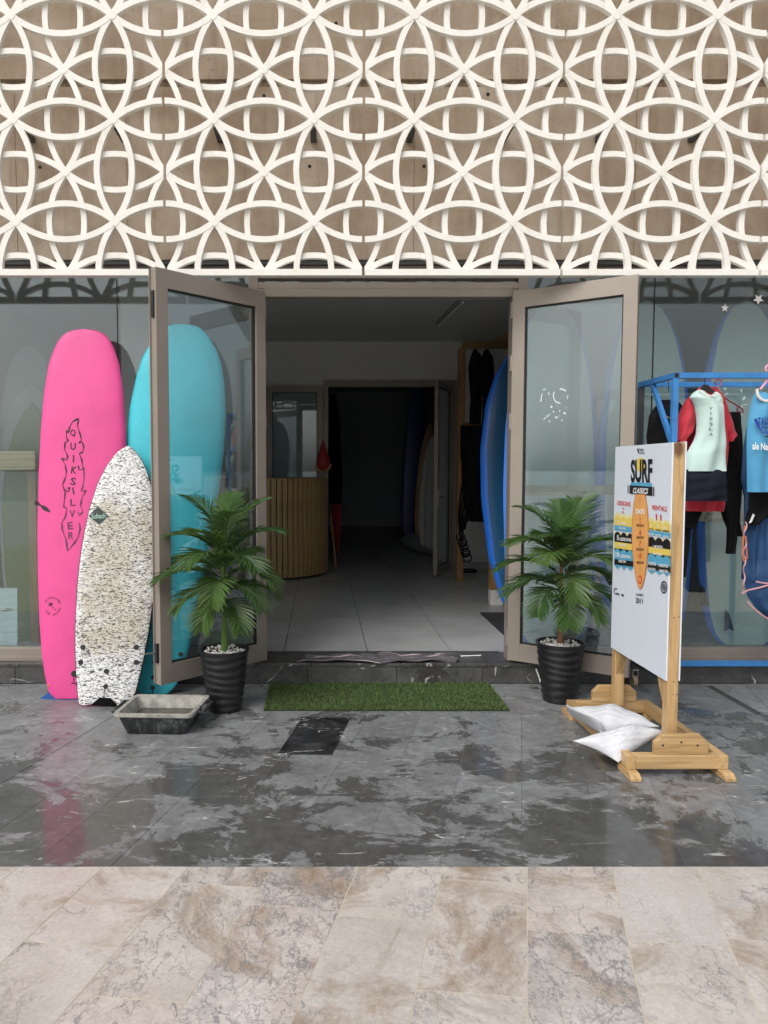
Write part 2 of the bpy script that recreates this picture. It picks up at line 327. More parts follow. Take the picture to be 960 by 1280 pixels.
# ------------------------------------------------------------------ mesh helpers
class MB:
    def __init__(s): s.v = []; s.f = []
    def add(s, vs, fs):
        o = len(s.v); s.v += [tuple(p) for p in vs]; s.f += [tuple(i + o for i in f) for f in fs]; return s
    def box(s, x0, x1, y0, y1, z0, z1, mat=None):
        P = [Vector(p) for p in ((x0,y0,z0),(x1,y0,z0),(x1,y1,z0),(x0,y1,z0),(x0,y0,z1),(x1,y0,z1),(x1,y1,z1),(x0,y1,z1))]
        if mat is not None: P = [mat @ p for p in P]
        return s.add(P, [(3,2,1,0),(4,5,6,7),(0,1,5,4),(1,2,6,5),(2,3,7,6),(3,0,4,7)])
    def beam(s, a, b, wx, wz):                       # square bar from a to b
        a, b = Vector(a), Vector(b); d = (b - a).normalized()
        up = Vector((0, 0, 1)) if abs(d.z) < .9 else Vector((0, 1, 0))
        x = d.cross(up).normalized() * wx / 2; y = x.cross(d).normalized() * wz / 2
        return s.add([a-x-y, a+x-y, a+x+y, a-x+y, b-x-y, b+x-y, b+x+y, b-x+y], [(3,2,1,0),(4,5,6,7),(0,1,5,4),(1,2,6,5),(2,3,7,6),(3,0,4,7)])
    def tube(s, pts, r, n=8, closed=False):
        pts = [Vector(p) for p in pts]; rs = r if isinstance(r, (list, tuple)) else [r] * len(pts)
        rings = []; px = None
        for i, p in enumerate(pts):
            d = (pts[(i + 1) % len(pts)] - pts[i - 1]) if closed else (pts[min(i + 1, len(pts) - 1)] - pts[max(i - 1, 0)])
            d.normalize()
            if px is None:
                px = d.cross(Vector((0, 0, 1)) if abs(d.z) < .9 else Vector((0, 1, 0))).normalized()
            else: px = (px - d * px.dot(d)).normalized()
            py = d.cross(px)
            rings.append([p + (px * math.cos(2*PI*k/n) + py * math.sin(2*PI*k/n)) * rs[i] for k in range(n)])
        return s.loft(rings, caps=not closed, loop=closed)
    def loft(s, rings, caps=True, loop=False):
        n = len(rings[0]); o = len(s.v)
        for r in rings: s.v += [tuple(p) for p in r]
        m = len(rings)
        for i in range(m if loop else m - 1):
            j = (i + 1) % m
            for k in range(n):
                l = (k + 1) % n
                s.f.append((o+i*n+k, o+i*n+l, o+j*n+l, o+j*n+k))
        if caps and not loop:
            s.f.append(tuple(o + k for k in range(n))[::-1]); s.f.append(tuple(o + (m-1)*n + k for k in range(n)))
        return s
    def lathe(s, prof, n=32, c=(0, 0, 0)):
        return s.loft([[ (c[0] + r*math.cos(2*PI*k/n), c[1] + r*math.sin(2*PI*k/n), c[2] + z) for k in range(n)] for r, z in prof])
    def disc(s, c, nrm, r, n=16, th=.002):
        c = Vector(c); q = Vector(nrm).to_track_quat('Z', 'Y').to_matrix()
        return s.loft([[c + q @ Vector((r*math.cos(2*PI*k/n), r*math.sin(2*PI*k/n), z)) for k in range(n)] for z in (0, th)])
    def prism(s, poly, ext):                         # flat polygon (3D points) pushed along ext
        n = len(poly); P = [Vector(p) for p in poly]; e = Vector(ext)
        return s.add(P + [p + e for p in P], [tuple(range(n))[::-1], tuple(range(n, 2*n))] + [(i, (i+1) % n, n + (i+1) % n, n + i) for i in range(n)])
    def build(s, name, m, parent=None, smooth=False, bevel=0.0, loc=None, fix=True):
        me = bpy.data.meshes.new(name); me.from_pydata(s.v, [], s.f); me.update()
        if fix or bevel:
            b = bmesh.new(); b.from_mesh(me)
            if bevel:
                bmesh.ops.bevel(b, geom=[e for e in b.edges if len(e.link_faces) == 2 and e.calc_face_angle(0) > .6], offset=bevel, segments=2, profile=.6, affect='EDGES')
            bmesh.ops.recalc_face_normals(b, faces=b.faces); b.to_mesh(me); b.free()
        return link(name, me, m, parent, smooth, loc)
def link(name, me, m, parent=None, smooth=False, loc=None):
    o = bpy.data.objects.new(name, me); COL.objects.link(o)
    if m is not None and not me.materials: me.materials.append(M[m] if isinstance(m, str) else m)
    if smooth:
        for p in me.polygons: p.use_smooth = True
        me.set_sharp_from_angle(angle=R(42))
    if parent: o.parent = parent
    if loc is not None: o.location = loc
    return o
def tag(o, label=None, cat=None, group=None, kind=None):
    if label: o['label'] = label
    if cat: o['category'] = cat
    if group: o['group'] = group
    if kind: o['kind'] = kind
    return o
def thing(name, label, cat, loc=(0, 0, 0), rot=(0, 0, 0), group=None):
    o = bpy.data.objects.new(name, None); COL.objects.link(o); o.empty_display_size = .1
    o.location = loc; o.rotation_euler = rot
    return tag(o, label, cat, group)
def sub(name, parent, loc=(0, 0, 0), rot=(0, 0, 0)):
    o = bpy.data.objects.new(name, None); COL.objects.link(o); o.parent = parent; o.location = loc; o.rotation_euler = rot; o.empty_display_size = .05
    return o
_tc = {}
def text_raw(body, bold=.0, shear=0.0):
    key = (body, bold, shear)
    if key not in _tc:
        cu = bpy.data.curves.new('t', 'FONT'); cu.body = body; cu.offset = bold; cu.shear = shear; cu.resolution_u = 3
        ob = bpy.data.objects.new('t', cu); COL.objects.link(ob)
        dg = bpy.context.evaluated_depsgraph_get(); me = ob.evaluated_get(dg).to_mesh()
        V = [(v.co.x, v.co.y) for v in me.vertices]; Fc = [tuple(p.vertices) for p in me.polygons]
        ob.evaluated_get(dg).to_mesh_clear(); bpy.data.objects.remove(ob); bpy.data.curves.remove(cu)
        x0 = min(v[0] for v in V); x1 = max(v[0] for v in V); y0 = min(v[1] for v in V); y1 = max(v[1] for v in V)
        _tc[key] = ([((a - x0) / max(x1 - x0, 1e-6), (c - y0) / max(y1 - y0, 1e-6)) for a, c in V], Fc)
    return _tc[key]
def text(name, body, fn, mat_, parent, bold=0.0, shear=0.0):
    """fn(s, t) with s, t in 0..1 -> 3D point of the lettering"""
    V, Fc = text_raw(body, bold, shear)
    mb = MB(); mb.add([fn(a, b) for a, b in V], Fc)
    return mb.build(name, mat_, parent, fix=False)
def lerp(a, b, t): return a + (b - a) * t
def interp(tab, x):
    if x <= tab[0][0]: return tab[0][1]
    for (a, p), (b, q) in zip(tab, tab[1:]):
        if x <= b:
            t = (x - a) / (b - a); t = t * t * (3 - 2 * t) * .25 + t * .75
            return p + (q - p) * t
    return tab[-1][1]
def clip(poly, a, b, c):                              # keep a*x + b*y <= c
    out = []
    for i in range(len(poly)):
        p, q = poly[i], poly[(i + 1) % len(poly)]
        dp, dq = a*p[0] + b*p[1] - c, a*q[0] + b*q[1] - c
        if dp <= 0: out.append(p)
        if dp * dq < 0:
            t = dp / (dp - dq); out.append((p[0] + (q[0]-p[0])*t, p[1] + (q[1]-p[1])*t))
    return out

# ------------------------------------------------------------------ ground, pavements, sea
YE = gnd(480, 1083).y                                  # edge between light and dark paving
YS = 5.0                                               # face of the doorstep
ZF = 0.15                                              # shop floor
g = MB(); g.box(-300, 300, -26, 300, -.30, -.06); tag(g.build('ground', 'light_marble'), kind='structure')
s_ = MB(); s_.box(-1500, 1500, -1800, -26.01, -2.2, -1.2); tag(s_.build('sea', 'sea'), kind='structure')
SK = 250 / F                                           # the slabs are laid askew
x0 = at(652, 1083, YE).x - (SK * YE)                   # x of that joint carried back to y = 0
PW = .312
dp = tag(MB().box(-6, 7, YE + .001, YS - .001, -.059, -.0022).build('wet_pavement', 'wet_joint'), kind='structure')
rows = 4; rl = (YS - .004 - YE - .002) / rows; gap = .0009
mes = {}
for r in range(rows):
    ya, yb = YE + .002 + r * rl, YE + .002 + (r + 1) * rl
    for c in range(-14, 12):
        xl = x0 + c * PW
        if not (-3.2 < xl + SK * 3.8 < 3.9): continue
        if 'd' not in mes:
            p = [(SK * gap + gap, gap), (PW - gap + SK * gap, gap), (PW - gap + SK * (rl - gap), rl - gap), (gap + SK * (rl - gap), rl - gap)]
            mb = MB(); mb.prism([(a, b, -.03) for a, b in p], (0, 0, .03)); me = mb.build('paving_slab', 'wet_marble', dp, bevel=.0012); mes['d'] = me.data; o = me
        else: o = link('paving_slab', mes['d'], None, dp)
        o.location = (xl + SK * ya, ya, rnd.uniform(-.0012, .0006))
cc = [gnd(u, v) for u, v in ((378, 897), (438, 897), (415, 944), (347, 943))]
mb = MB(); mb.prism([(p.x, p.y, 0.0) for p in cc], (0, 0, .0045)); o = mb.build('paving_slab', 'black_marble', dp, bevel=.001); o['label'] = 'glossy black replacement slab in the wet grey paving'
lp = tag(MB().box(-6, 7, -26, YE - .001, -.059, -.0012).build('promenade_pavement', 'light_joint'), kind='structure')
KX = -.10
for c in range(-14, 13):
    xl = x0 + c * PW; off = rnd.uniform(0, .55)
    for r in range(-1, 4):
        L = .58; yb = 2.85 + off - r * L; ya = yb - L
        def P(cx, y): return (cx + SK * y, y + KX * (cx + SK * y))
        g2 = .0019
        poly = [P(xl + g2, ya + g2), P(xl + PW - g2, ya + g2), P(xl + PW - g2, yb - g2), P(xl + g2, yb - g2)]
        poly = clip(poly, 0, 1, YE - .002)
        if len(poly) < 3 or max(p[1] for p in poly) < .9 or not (-2.6 < poly[0][0] < 3.4): continue
        mb = MB(); mb.prism([(a, b, -.03) for a, b in poly], (0, 0, 0.03 + rnd.uniform(-.0003, .0003))); mb.build('paving_slab', 'light_marble', lp)

# ------------------------------------------------------------------ the building
bld = thing('shop_building', 'surf shop front with white lattice screen over glass doors', 'building', (0, 5.1, 0))
B = lambda mb, name, m, par=None, **k: mb.build(name, m, par or bld, loc=(0, -5.1, 0) if par is None else None, **k)
# doorstep
st = B(MB().box(-6, 7, YS + .02, 5.32, -.05, .122), 'doorstep', 'grout')
def on_step(mb, name, **k): return mb.build(name, 'step_marble', st, **k)
xs = [-5.2, -4.3, -3.4, -2.78, -2.16, -1.54, -.93, -.10, .53, 1.135, 1.78, 2.4, 3.02, 3.6, 4.5, 5.4]
for a, b in zip(xs, xs[1:]):
    on_step(MB().box(a + .0015, b - .0015, YS, YS + .0195, .001, .121), 'face_slab', bevel=.002)
    d = rnd.uniform(-.12, .12)
    on_step(MB().box(a + .03 + .0015, b + .03 - .0015, YS - .008, 5.31, .1225, .145 + rnd.uniform(-.001, .001)), 'tread_slab', bevel=.003)
# shop floor with its tiles
fl = B(MB().box(-3.4, 4.2, 5.312, 16.2, .02, ZF - .012), 'floor', 'grout')
TX, TS = at(439.8, 738.4, 8.08).x, .623
tm = None
for i in range(-6, 7):
    for j in range(0, 18):
        xl, yl = TX + i * TS, 5.318 + j * .607
        if xl > 3.6 or yl > 16: continue
        if j > 8 and not (-.8 < xl < 2.2): continue
        if tm is None:
            o = MB().box(.003, TS - .003, .003, .604, -.02, 0).build('floor_tile', 'shop_tile', fl); tm = o.data
        else: o = link('floor_tile', tm, None, fl)
        o.location = (xl, yl, ZF)
YB = 9.9
CZ = at(450, 427, YB).z
B(MB().box(-3.4, 4.2, 5.25, YB + .2, CZ, CZ + .2), 'ceiling', 'ceiling_white')
bx0, bx1 = at(406, 600, YB).x, at(568, 600, YB).x
dzt = at(480, 478, YB).z
B(MB().box(-3.4, bx0, YB, YB + .15, ZF - .05, CZ + .05).box(bx1, 4.2, YB, YB + .15, ZF - .05, CZ + .05).box(bx0, bx1, YB + .001, YB + .149, dzt, CZ + .05), 'interior_wall', 'interior_white')
B(MB().box(-3.5, -3.4, 5.3, 16.3, 0, CZ + .3), 'interior_wall', 'interior_white')
B(MB().box(2.55, 2.65, 6.5, YB + .01, ZF - .05, CZ + .05), 'interior_wall', 'interior_white')
B(MB().box(4.2, 4.3, 5.3, 16.3, 0, CZ + .3), 'interior_wall', 'interior_white')
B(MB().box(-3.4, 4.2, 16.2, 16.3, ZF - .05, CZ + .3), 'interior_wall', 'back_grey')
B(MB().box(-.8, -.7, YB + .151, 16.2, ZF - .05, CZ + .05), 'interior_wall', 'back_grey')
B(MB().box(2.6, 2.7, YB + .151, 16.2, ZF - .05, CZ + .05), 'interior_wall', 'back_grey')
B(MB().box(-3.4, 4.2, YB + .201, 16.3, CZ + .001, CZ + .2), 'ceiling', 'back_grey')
B(MB().box(bx1 + .02, 2.55, YB - .015, YB - .001, ZF, ZF + .09), 'skirting', 'shop_tile')
B(MB().box(.0, 2.6, 16.17, 16.199, ZF, ZF + .1), 'skirting', 'black_plastic')
B(MB().box(at(152, 500, 5.6).x, at(206, 500, 5.6).x, 5.6, 5.66, ZF + .001, CZ - .001), 'partition', 'interior_white')
# inner door case and leaves
B(MB().box(bx0 - .02, bx0 + .045, YB - .03, YB + .16, ZF, dzt).box(bx1 - .06, bx1 + .015, YB - .03, YB + .16, ZF, dzt).box(bx0 - .02, bx1 + .015, YB - .032, YB + .162, dzt - .06, dzt + .03), 'inner_door_frame', 'aluminium')
def leaf(name, w, h, st_w, top, bot, hinge, ang, frame_m, glass_m, th=.05, mid=None, lever=True):
    e = sub(name, bld, (hinge[0], hinge[1] - 5.1, hinge[2]), (0, 0, ang))
    MB().box(0, st_w, -th/2, th/2, 0, h).build('stile', frame_m, e, bevel=.003)
    MB().box(w - st_w, w, -th/2, th/2, 0, h).build('stile', frame_m, e, bevel=.003)
    MB().box(st_w - .001, w - st_w + .001, -th/2 + .001, th/2 - .001, h - top, h - .0005).build('rail', frame_m, e, bevel=.002)
    MB().box(st_w - .001, w - st_w + .001, -th/2 + .001, th/2 - .001, .0005, bot).build('rail', frame_m, e, bevel=.002)
    gk = MB(); a, b, c, d = st_w, w - st_w, bot, h - top; k = .008
    gk.box(a - .004, a + k, -.014, .014, c, d).box(b - k, b + .004, -.014, .014, c, d).box(a + k, b - k, -.0138, .0138, c - .004, c + k).box(a + k, b - k, -.0138, .0138, d - k, d + .004)
    gk.build('gasket', 'gasket', e)
    MB().box(a + .002, b - .002, -.004, .004, c + .002, d - .002).build('pane', glass_m, e)
    return e
# the inner leaf folded back flat on the wall, and the one standing ajar
h_in = dzt - .06 - ZF - .01
leaf('inner_door_leaf', bx0 + .0 - at(337, 600, YB).x, h_in, .075, .08, .1, (bx0 - .03, YB - .07, ZF + .01), R(180), 'aluminium', 'door_glass')
il = leaf('inner_door_leaf', .80, h_in, .075, .08, .1, (bx1 - .07, YB - .06, ZF + .01), R(180 + 67), 'aluminium', 'door_glass')
MB().tube([(.76, .03, 1.0), (.76, .075, 1.0), (.66, .08, 1.0)], .009).build('handle', 'black_plastic', il, smooth=True)
MB().box(.745, .775, .0255, .034, .9, 1.1).build('lock_plate', 'steel', il)

# glazed front: frames, panes
YG = 5.12
zs, zt = .146, at(100, 326, 5.05).z                    # sill foot, top of the glazing behind the screen
xl0, xl1 = at(312, 600, 5.07).x, at(331, 600, 5.07).x  # left jamb of the doorway
xr0, xr1 = at(637, 600, 5.07).x, at(657, 600, 5.07).x
zo = at(480, 371, 5.07).z                              # head of the doorway
df = sub('door_frame', bld, (0, -5.1, 0))
MB().box(xl0, lerp(xl0, xl1, .62), 5.07, 5.17, zs, zt).build('jamb', 'aluminium', df, bevel=.003)
MB().box(lerp(xl0, xl1, .62) + .001, xl1, 5.062, 5.165, zs, zo + .05).build('jamb', 'aluminium', df, bevel=.003)
MB().box(xr1 - (xr1 - xr0) * .62, xr1, 5.07, 5.17, zs, zt).build('jamb', 'aluminium', df, bevel=.003)
MB().box(xr0, xr1 - (xr1 - xr0) * .62 - .001, 5.062, 5.165, zs, zo + .05).build('jamb', 'aluminium', df, bevel=.003)
xa, xb = lerp(xl0, xl1, .62) + .001, xr1 - (xr1 - xr0) * .62 - .001
MB().box(xl1 + .001, xr0 - .001, 5.066, 5.16, zo, zo + .055).build('head', 'aluminium', df, bevel=.003)
MB().box(xa, xb, 5.072, 5.16, zo + .056, zo + .10).build('head', 'aluminium', df, bevel=.003)
MB().box(xa, xb, 5.066, 5.16, zo + .128, zt).build('head', 'aluminium', df, bevel=.003)
MB().box(xa, xb, 5.11, 5.118, zo + .101, zo + .127).build('pane', 'window_glass', df)
MB().box(xl1, xr0, 5.285, 5.315, zs + .0005, ZF + .002).build('threshold', 'dark_steel', df)
wm = at(150, 600, YG).x
def window(x_a, x_b, seams):
    wn = sub('window', bld, (0, -5.1, 0))
    MB().box(x_a, x_b, 5.075, 5.17, zs, zs + .088).build('sill_rail', 'aluminium', wn, bevel=.003)
    MB().box(x_a, x_b, 5.055, 5.0745, zs, zs + .03).build('sill_bead', 'aluminium', wn, bevel=.002)
    MB().box(x_a, x_b, 5.075, 5.17, zt - .06, zt).build('head_rail', 'aluminium', wn, bevel=.003)
    xs_ = [x_a] + seams + [x_b]
    for i, (a, b) in enumerate(zip(xs_, xs_[1:])):
        MB().box(a + .003, b - .003, YG - .005, YG + .005, zs + .086, zt - .058).build('pane', 'window_glass', wn)
        if i: MB().box(a - .003, a + .003, YG - .006, YG + .006, zs + .087, zt - .06).build('seal', 'gasket', wn)
    return wn
wl = window(-5.5, xl0 - .001, [-4.0, -2.6, wm])
wr = window(xr1 + .001, 6.5, [at(812, 600, YG).x, 3.4, 4.8])
# concrete wall behind the screen, with pour joint and dark plugs painting the shade inside tie holes
YW = 5.02
zj = at(480, 108, YW).z
cw = sub('concrete_wall', bld, (0, -5.1, 0))
MB().box(-6, 7, YW, 5.35, zt - .0, zj - .004).build('pour', 'concrete', cw)
MB().box(-6, 7, YW + .012, 5.35, zj - .0035, zj + .045).build('pour_joint', 'pour_rough', cw)
MB().box(-6, 7, YW - .006, 5.35, zj + .0455, 7.5).build('pour', 'concrete', cw)
MB().box(-6, 7, 5.03, 5.3, zt - .03, zt - .001).build('soffit', 'dark_steel', cw)
for u, v in ((50, 209), (222, 210), (387, 208), (530, 208), (666, 209), (838, 211), (911, 210), (745, 222), (60, 121), (330, 120), (610, 118), (880, 117), (60, 34), (420, 30), (780, 30)):
    p = at(u, v, YW)
    MB().tube([(p.x, YW - .0075 if v < 108 else YW - .002, p.z), (p.x, YW + .03, p.z)], .012, 10).build('tie_hole_shade', 'gasket', cw)
for u in (22, 160, 517, 792): 
    p = at(u, 300, YW); MB().box(p.x - .002, p.x + .002, YW - .0015, YW + .001, zt + .002, zj - .006).build('form_line', 'form_mark', cw)

# cast lattice screen
YL = 4.72
zb = at(480, 344.5, YL).z
MOD = (at(702, 344, YL).x - at(206.5, 344, YL).x) / 4
def arcs(mb, nodes_x, nodes_z, y0, depth, wd, sag):
    R_ = ((MOD/2)**2 + sag**2) / (2 * sag)
    def arc(cx, cz, horiz, side, k):
        a0 = math.asin((MOD / 2) / R_); n = 14; rings = []; yy = y0 + k * .0011
        for i in range(n + 1):
            a = -a0 + 2 * a0 * i / n
            l = R_ * math.sin(a); h = (R_ * math.cos(a) - (R_ - sag)) * side
            tl, th = math.cos(a), -math.sin(a) * side         # tangent
            nl, nh = -th, tl
            pts = []
            for dd, y in ((-wd/2, yy), (wd/2, yy), (wd/2, yy + depth), (-wd/2, yy + depth)):
                L, H = l + nl * dd, h + nh * dd
                pts.append((cx + L, y, cz + H) if horiz else (cx + H, y, cz + L))
            rings.append(pts)
        mb.loft(rings)
    for x in nodes_x:
        for z in nodes_z:
            arc(x + MOD/2, z, True, 1, 0); arc(x + MOD/2, z, True, -1, 1)
            arc(x, z + MOD/2, False, 1, 2); arc(x, z + MOD/2, False, -1, 3)
    for x in nodes_x + [nodes_x[-1] + MOD]:
        for z in nodes_z + [nodes_z[-1] + MOD]:
            n = 12; rr = wd * .80
            mb.loft([[(x + rr*math.cos(2*PI*k/n), y, z + rr*math.sin(2*PI*k/n)) for k in range(n)] for y in (y0 - .0012, y0 + depth - .002)])
def cut(me, co, no):
    b = bmesh.new(); b.from_mesh(me)
    g_ = bmesh.ops.bisect_plane(b, geom=b.verts[:] + b.edges[:] + b.faces[:], plane_co=co, plane_no=no, clear_outer=True)
    ed = [e for e in g_['geom_cut'] if isinstance(e, bmesh.types.BMEdge)]
    try: bmesh.ops.holes_fill(b, edges=ed, sides=0)
    except Exception: pass
    b.to_mesh(me); b.free()
NR = 4
hw = MOD - .009
zr = zb + .024                                          # axis of the bottom rail = lowest row of rear nodes
def layer(dx, z_first, y0, depth, wd):
    mb = MB()
    arcs(mb, [dx - MOD * 2 + MOD * i for i in range(4)], [z_first + MOD * j for j in range(NR + 1)], y0, depth, wd, MOD * .177)
    o = mb.build('front_lattice', 'cast_white'); me = o.data; bpy.data.objects.remove(o)
    for co, no in (((hw, 0, 0), (1, 0, 0)), ((-hw, 0, 0), (-1, 0, 0)), ((0, 0, zr), (0, 0, -1)), ((0, 0, zr + MOD * NR), (0, 0, 1))): cut(me, co, no)
    return me
fm = layer(MOD / 2, zr - MOD / 2, YL, .034, .0375)
rm = layer(0, zr - MOD, YL + .024, .034, .0355)
rail = MB().box(-hw, hw, YL - .004, YL + .060, zb, zb + .042).build('bottom_rail', 'cast_white', bevel=.003); rme = rail.data; bpy.data.objects.remove(rail)
xj0 = at(206.5, 340, YL).x
for i in range(-2, 6):
    p = sub('screen_panel', bld, (xj0 + MOD + 2 * MOD * i, -5.1, 0))
    link('front_lattice', fm, None, p); link('rear_lattice', rm, None, p); link('bottom_rail', rme, None, p)
    for s2 in (-.5, .5):
        MB().box(s2 * 2 * hw * .5 - .02, s2 * 2 * hw * .5 + .02, YL + .0575, YW - .004, zr + MOD * 1.5 - .02, zr + MOD * 1.5 + .02).build('bracket', 'dark_steel', p)

# outer door leaves
ZL, HL = .165, at(328, 367, 5.07).z - .165
def outer_leaf(hinge_x, w_, ang, flip):
    e = leaf('door_leaf', w_, HL, .085, .115, .125, (hinge_x, 5.035, ZL), ang, 'aluminium', 'door_glass', .055)
    for z in (.1, 1.62, 2.02, 2.38):
        MB().tube([(-.012, 0, z), (-.012, 0, z + .11)], .013, 10).build('hinge', 'aluminium', e, smooth=True)
    return e
dl = outer_leaf(xl1 - .004, .868, R(180 + 45), 1)
dr = outer_leaf(xr0 + .004, .80, R(-34), -1)
# inner edge strip of the left leaf and its bolt handle
MB().box(.868 - .05, .868 + .012, -.0272, -.034, .004, HL - .004).build('meeting_strip', 'aluminium', dl, bevel=.002)
MB().box(.8685, .886, -.012, .012, .14, .26).build('bolt_plate', 'black_plastic', dl)
MB().tube([(.885, 0, .205), (.965, .0, .21)], .006).build('bolt_handle', 'steel', dl, smooth=True)
MB().box(.8685, .878, -.012, .012, 2.26, 2.42).build('bolt_plate', 'black_plastic', dl)
# worn white lettering left on the right-hand leaf and on the window beside it
n_r = Vector((math.sin(R(-34)), -math.cos(R(-34)), 0)); p_r = Vector((xr0 + .004, 5.035, 1))
inv = (Matrix.Translation((xr0 + .004, 5.035, ZL)) @ Matrix.Rotation(R(-34), 4, 'Z')).inverted()
def lf(u0, v0, u1, v1):
    a, b = inv @ on_plane(u0, v1, p_r, n_r), inv @ on_plane(u1, v0, p_r, n_r)
    return lambda s, t: (lerp(a.x, b.x, s), -.0062, lerp(a.z, b.z, t))
mb = MB()
for pts, wd in (([(676.5, 502), (677, 497), (678, 492)], .9), ([(679, 487), (683, 486.5)], .9), ([(686, 490), (687, 494)], .7), ([(693, 490), (692, 494), (693, 499), (696, 503), (701, 504)], .9), ([(700, 486.5), (704, 486.5), (707.5, 489)], 1.2), ([(710, 494), (710, 499)], .6)):
    mb = MB(); Q = [inv @ on_plane(u, v, p_r, n_r) for u, v in pts]
    for qa, qb in zip(Q, Q[1:]):
        d_ = (qb - qa); d_.y = 0; nn = Vector((-d_.z, 0, d_.x)).normalized() * wd * .0045
        mb.prism([(q.x, -.0052, q.z) for q in (qa - nn, qb - nn * .7, qb + nn * .7, qa + nn)], (0, -.0006, 0))
    mb.build('letter_stroke', 'faint_white', dr)
mb = MB()
rr = random.Random(3)
for k in range(16):
    u, v = rr.uniform(680, 712), rr.uniform(508, 527); q = inv @ on_plane(u, v, p_r, n_r)
    mb.disc((q.x, -.0058, q.z), (0, -1, 0), rr.uniform(.003, .008), 6, .001)
tag(mb.build('worn_lettering', 'faint_white', dr), kind='stuff')
mb = MB()
for u0, u1, v0, v1, n in ((868, 880, 482, 512, 13), (896, 912, 484, 512, 10), (815, 826, 483, 500, 7), (925, 932, 486, 520, 6)):
    for k in range(n):
        p = at(rr.uniform(u0, u1), rr.uniform(v0, v1), YG - .006); a = rr.uniform(0, PI); l = rr.uniform(.008, .022)
        d = Vector((math.cos(a), 0, math.sin(a))) * l; q = Vector((-math.sin(a), 0, math.cos(a))) * rr.uniform(.003, .007)
        MB().prism([p - d, p - d*.3 - q, p + d, p + d*.3 + q], (0, -.001, 0)).build('worn_lettering', 'faint_white', wr)
def star(p, r, nrm, rot):
    return [p + Vector((math.cos(rot + k*PI/5), 0, math.sin(rot + k*PI/5))) * (r if k % 2 == 0 else r * .42) for k in range(10)]
for u, v, r_, ro in ((906, 385, .030, .3), (948, 374, .040, .9)):
    MB().prism(star(at(u, v, YG - .006), r_, 0, ro), (0, -.001, 0)).build('star_sticker', 'white_ink', wr)


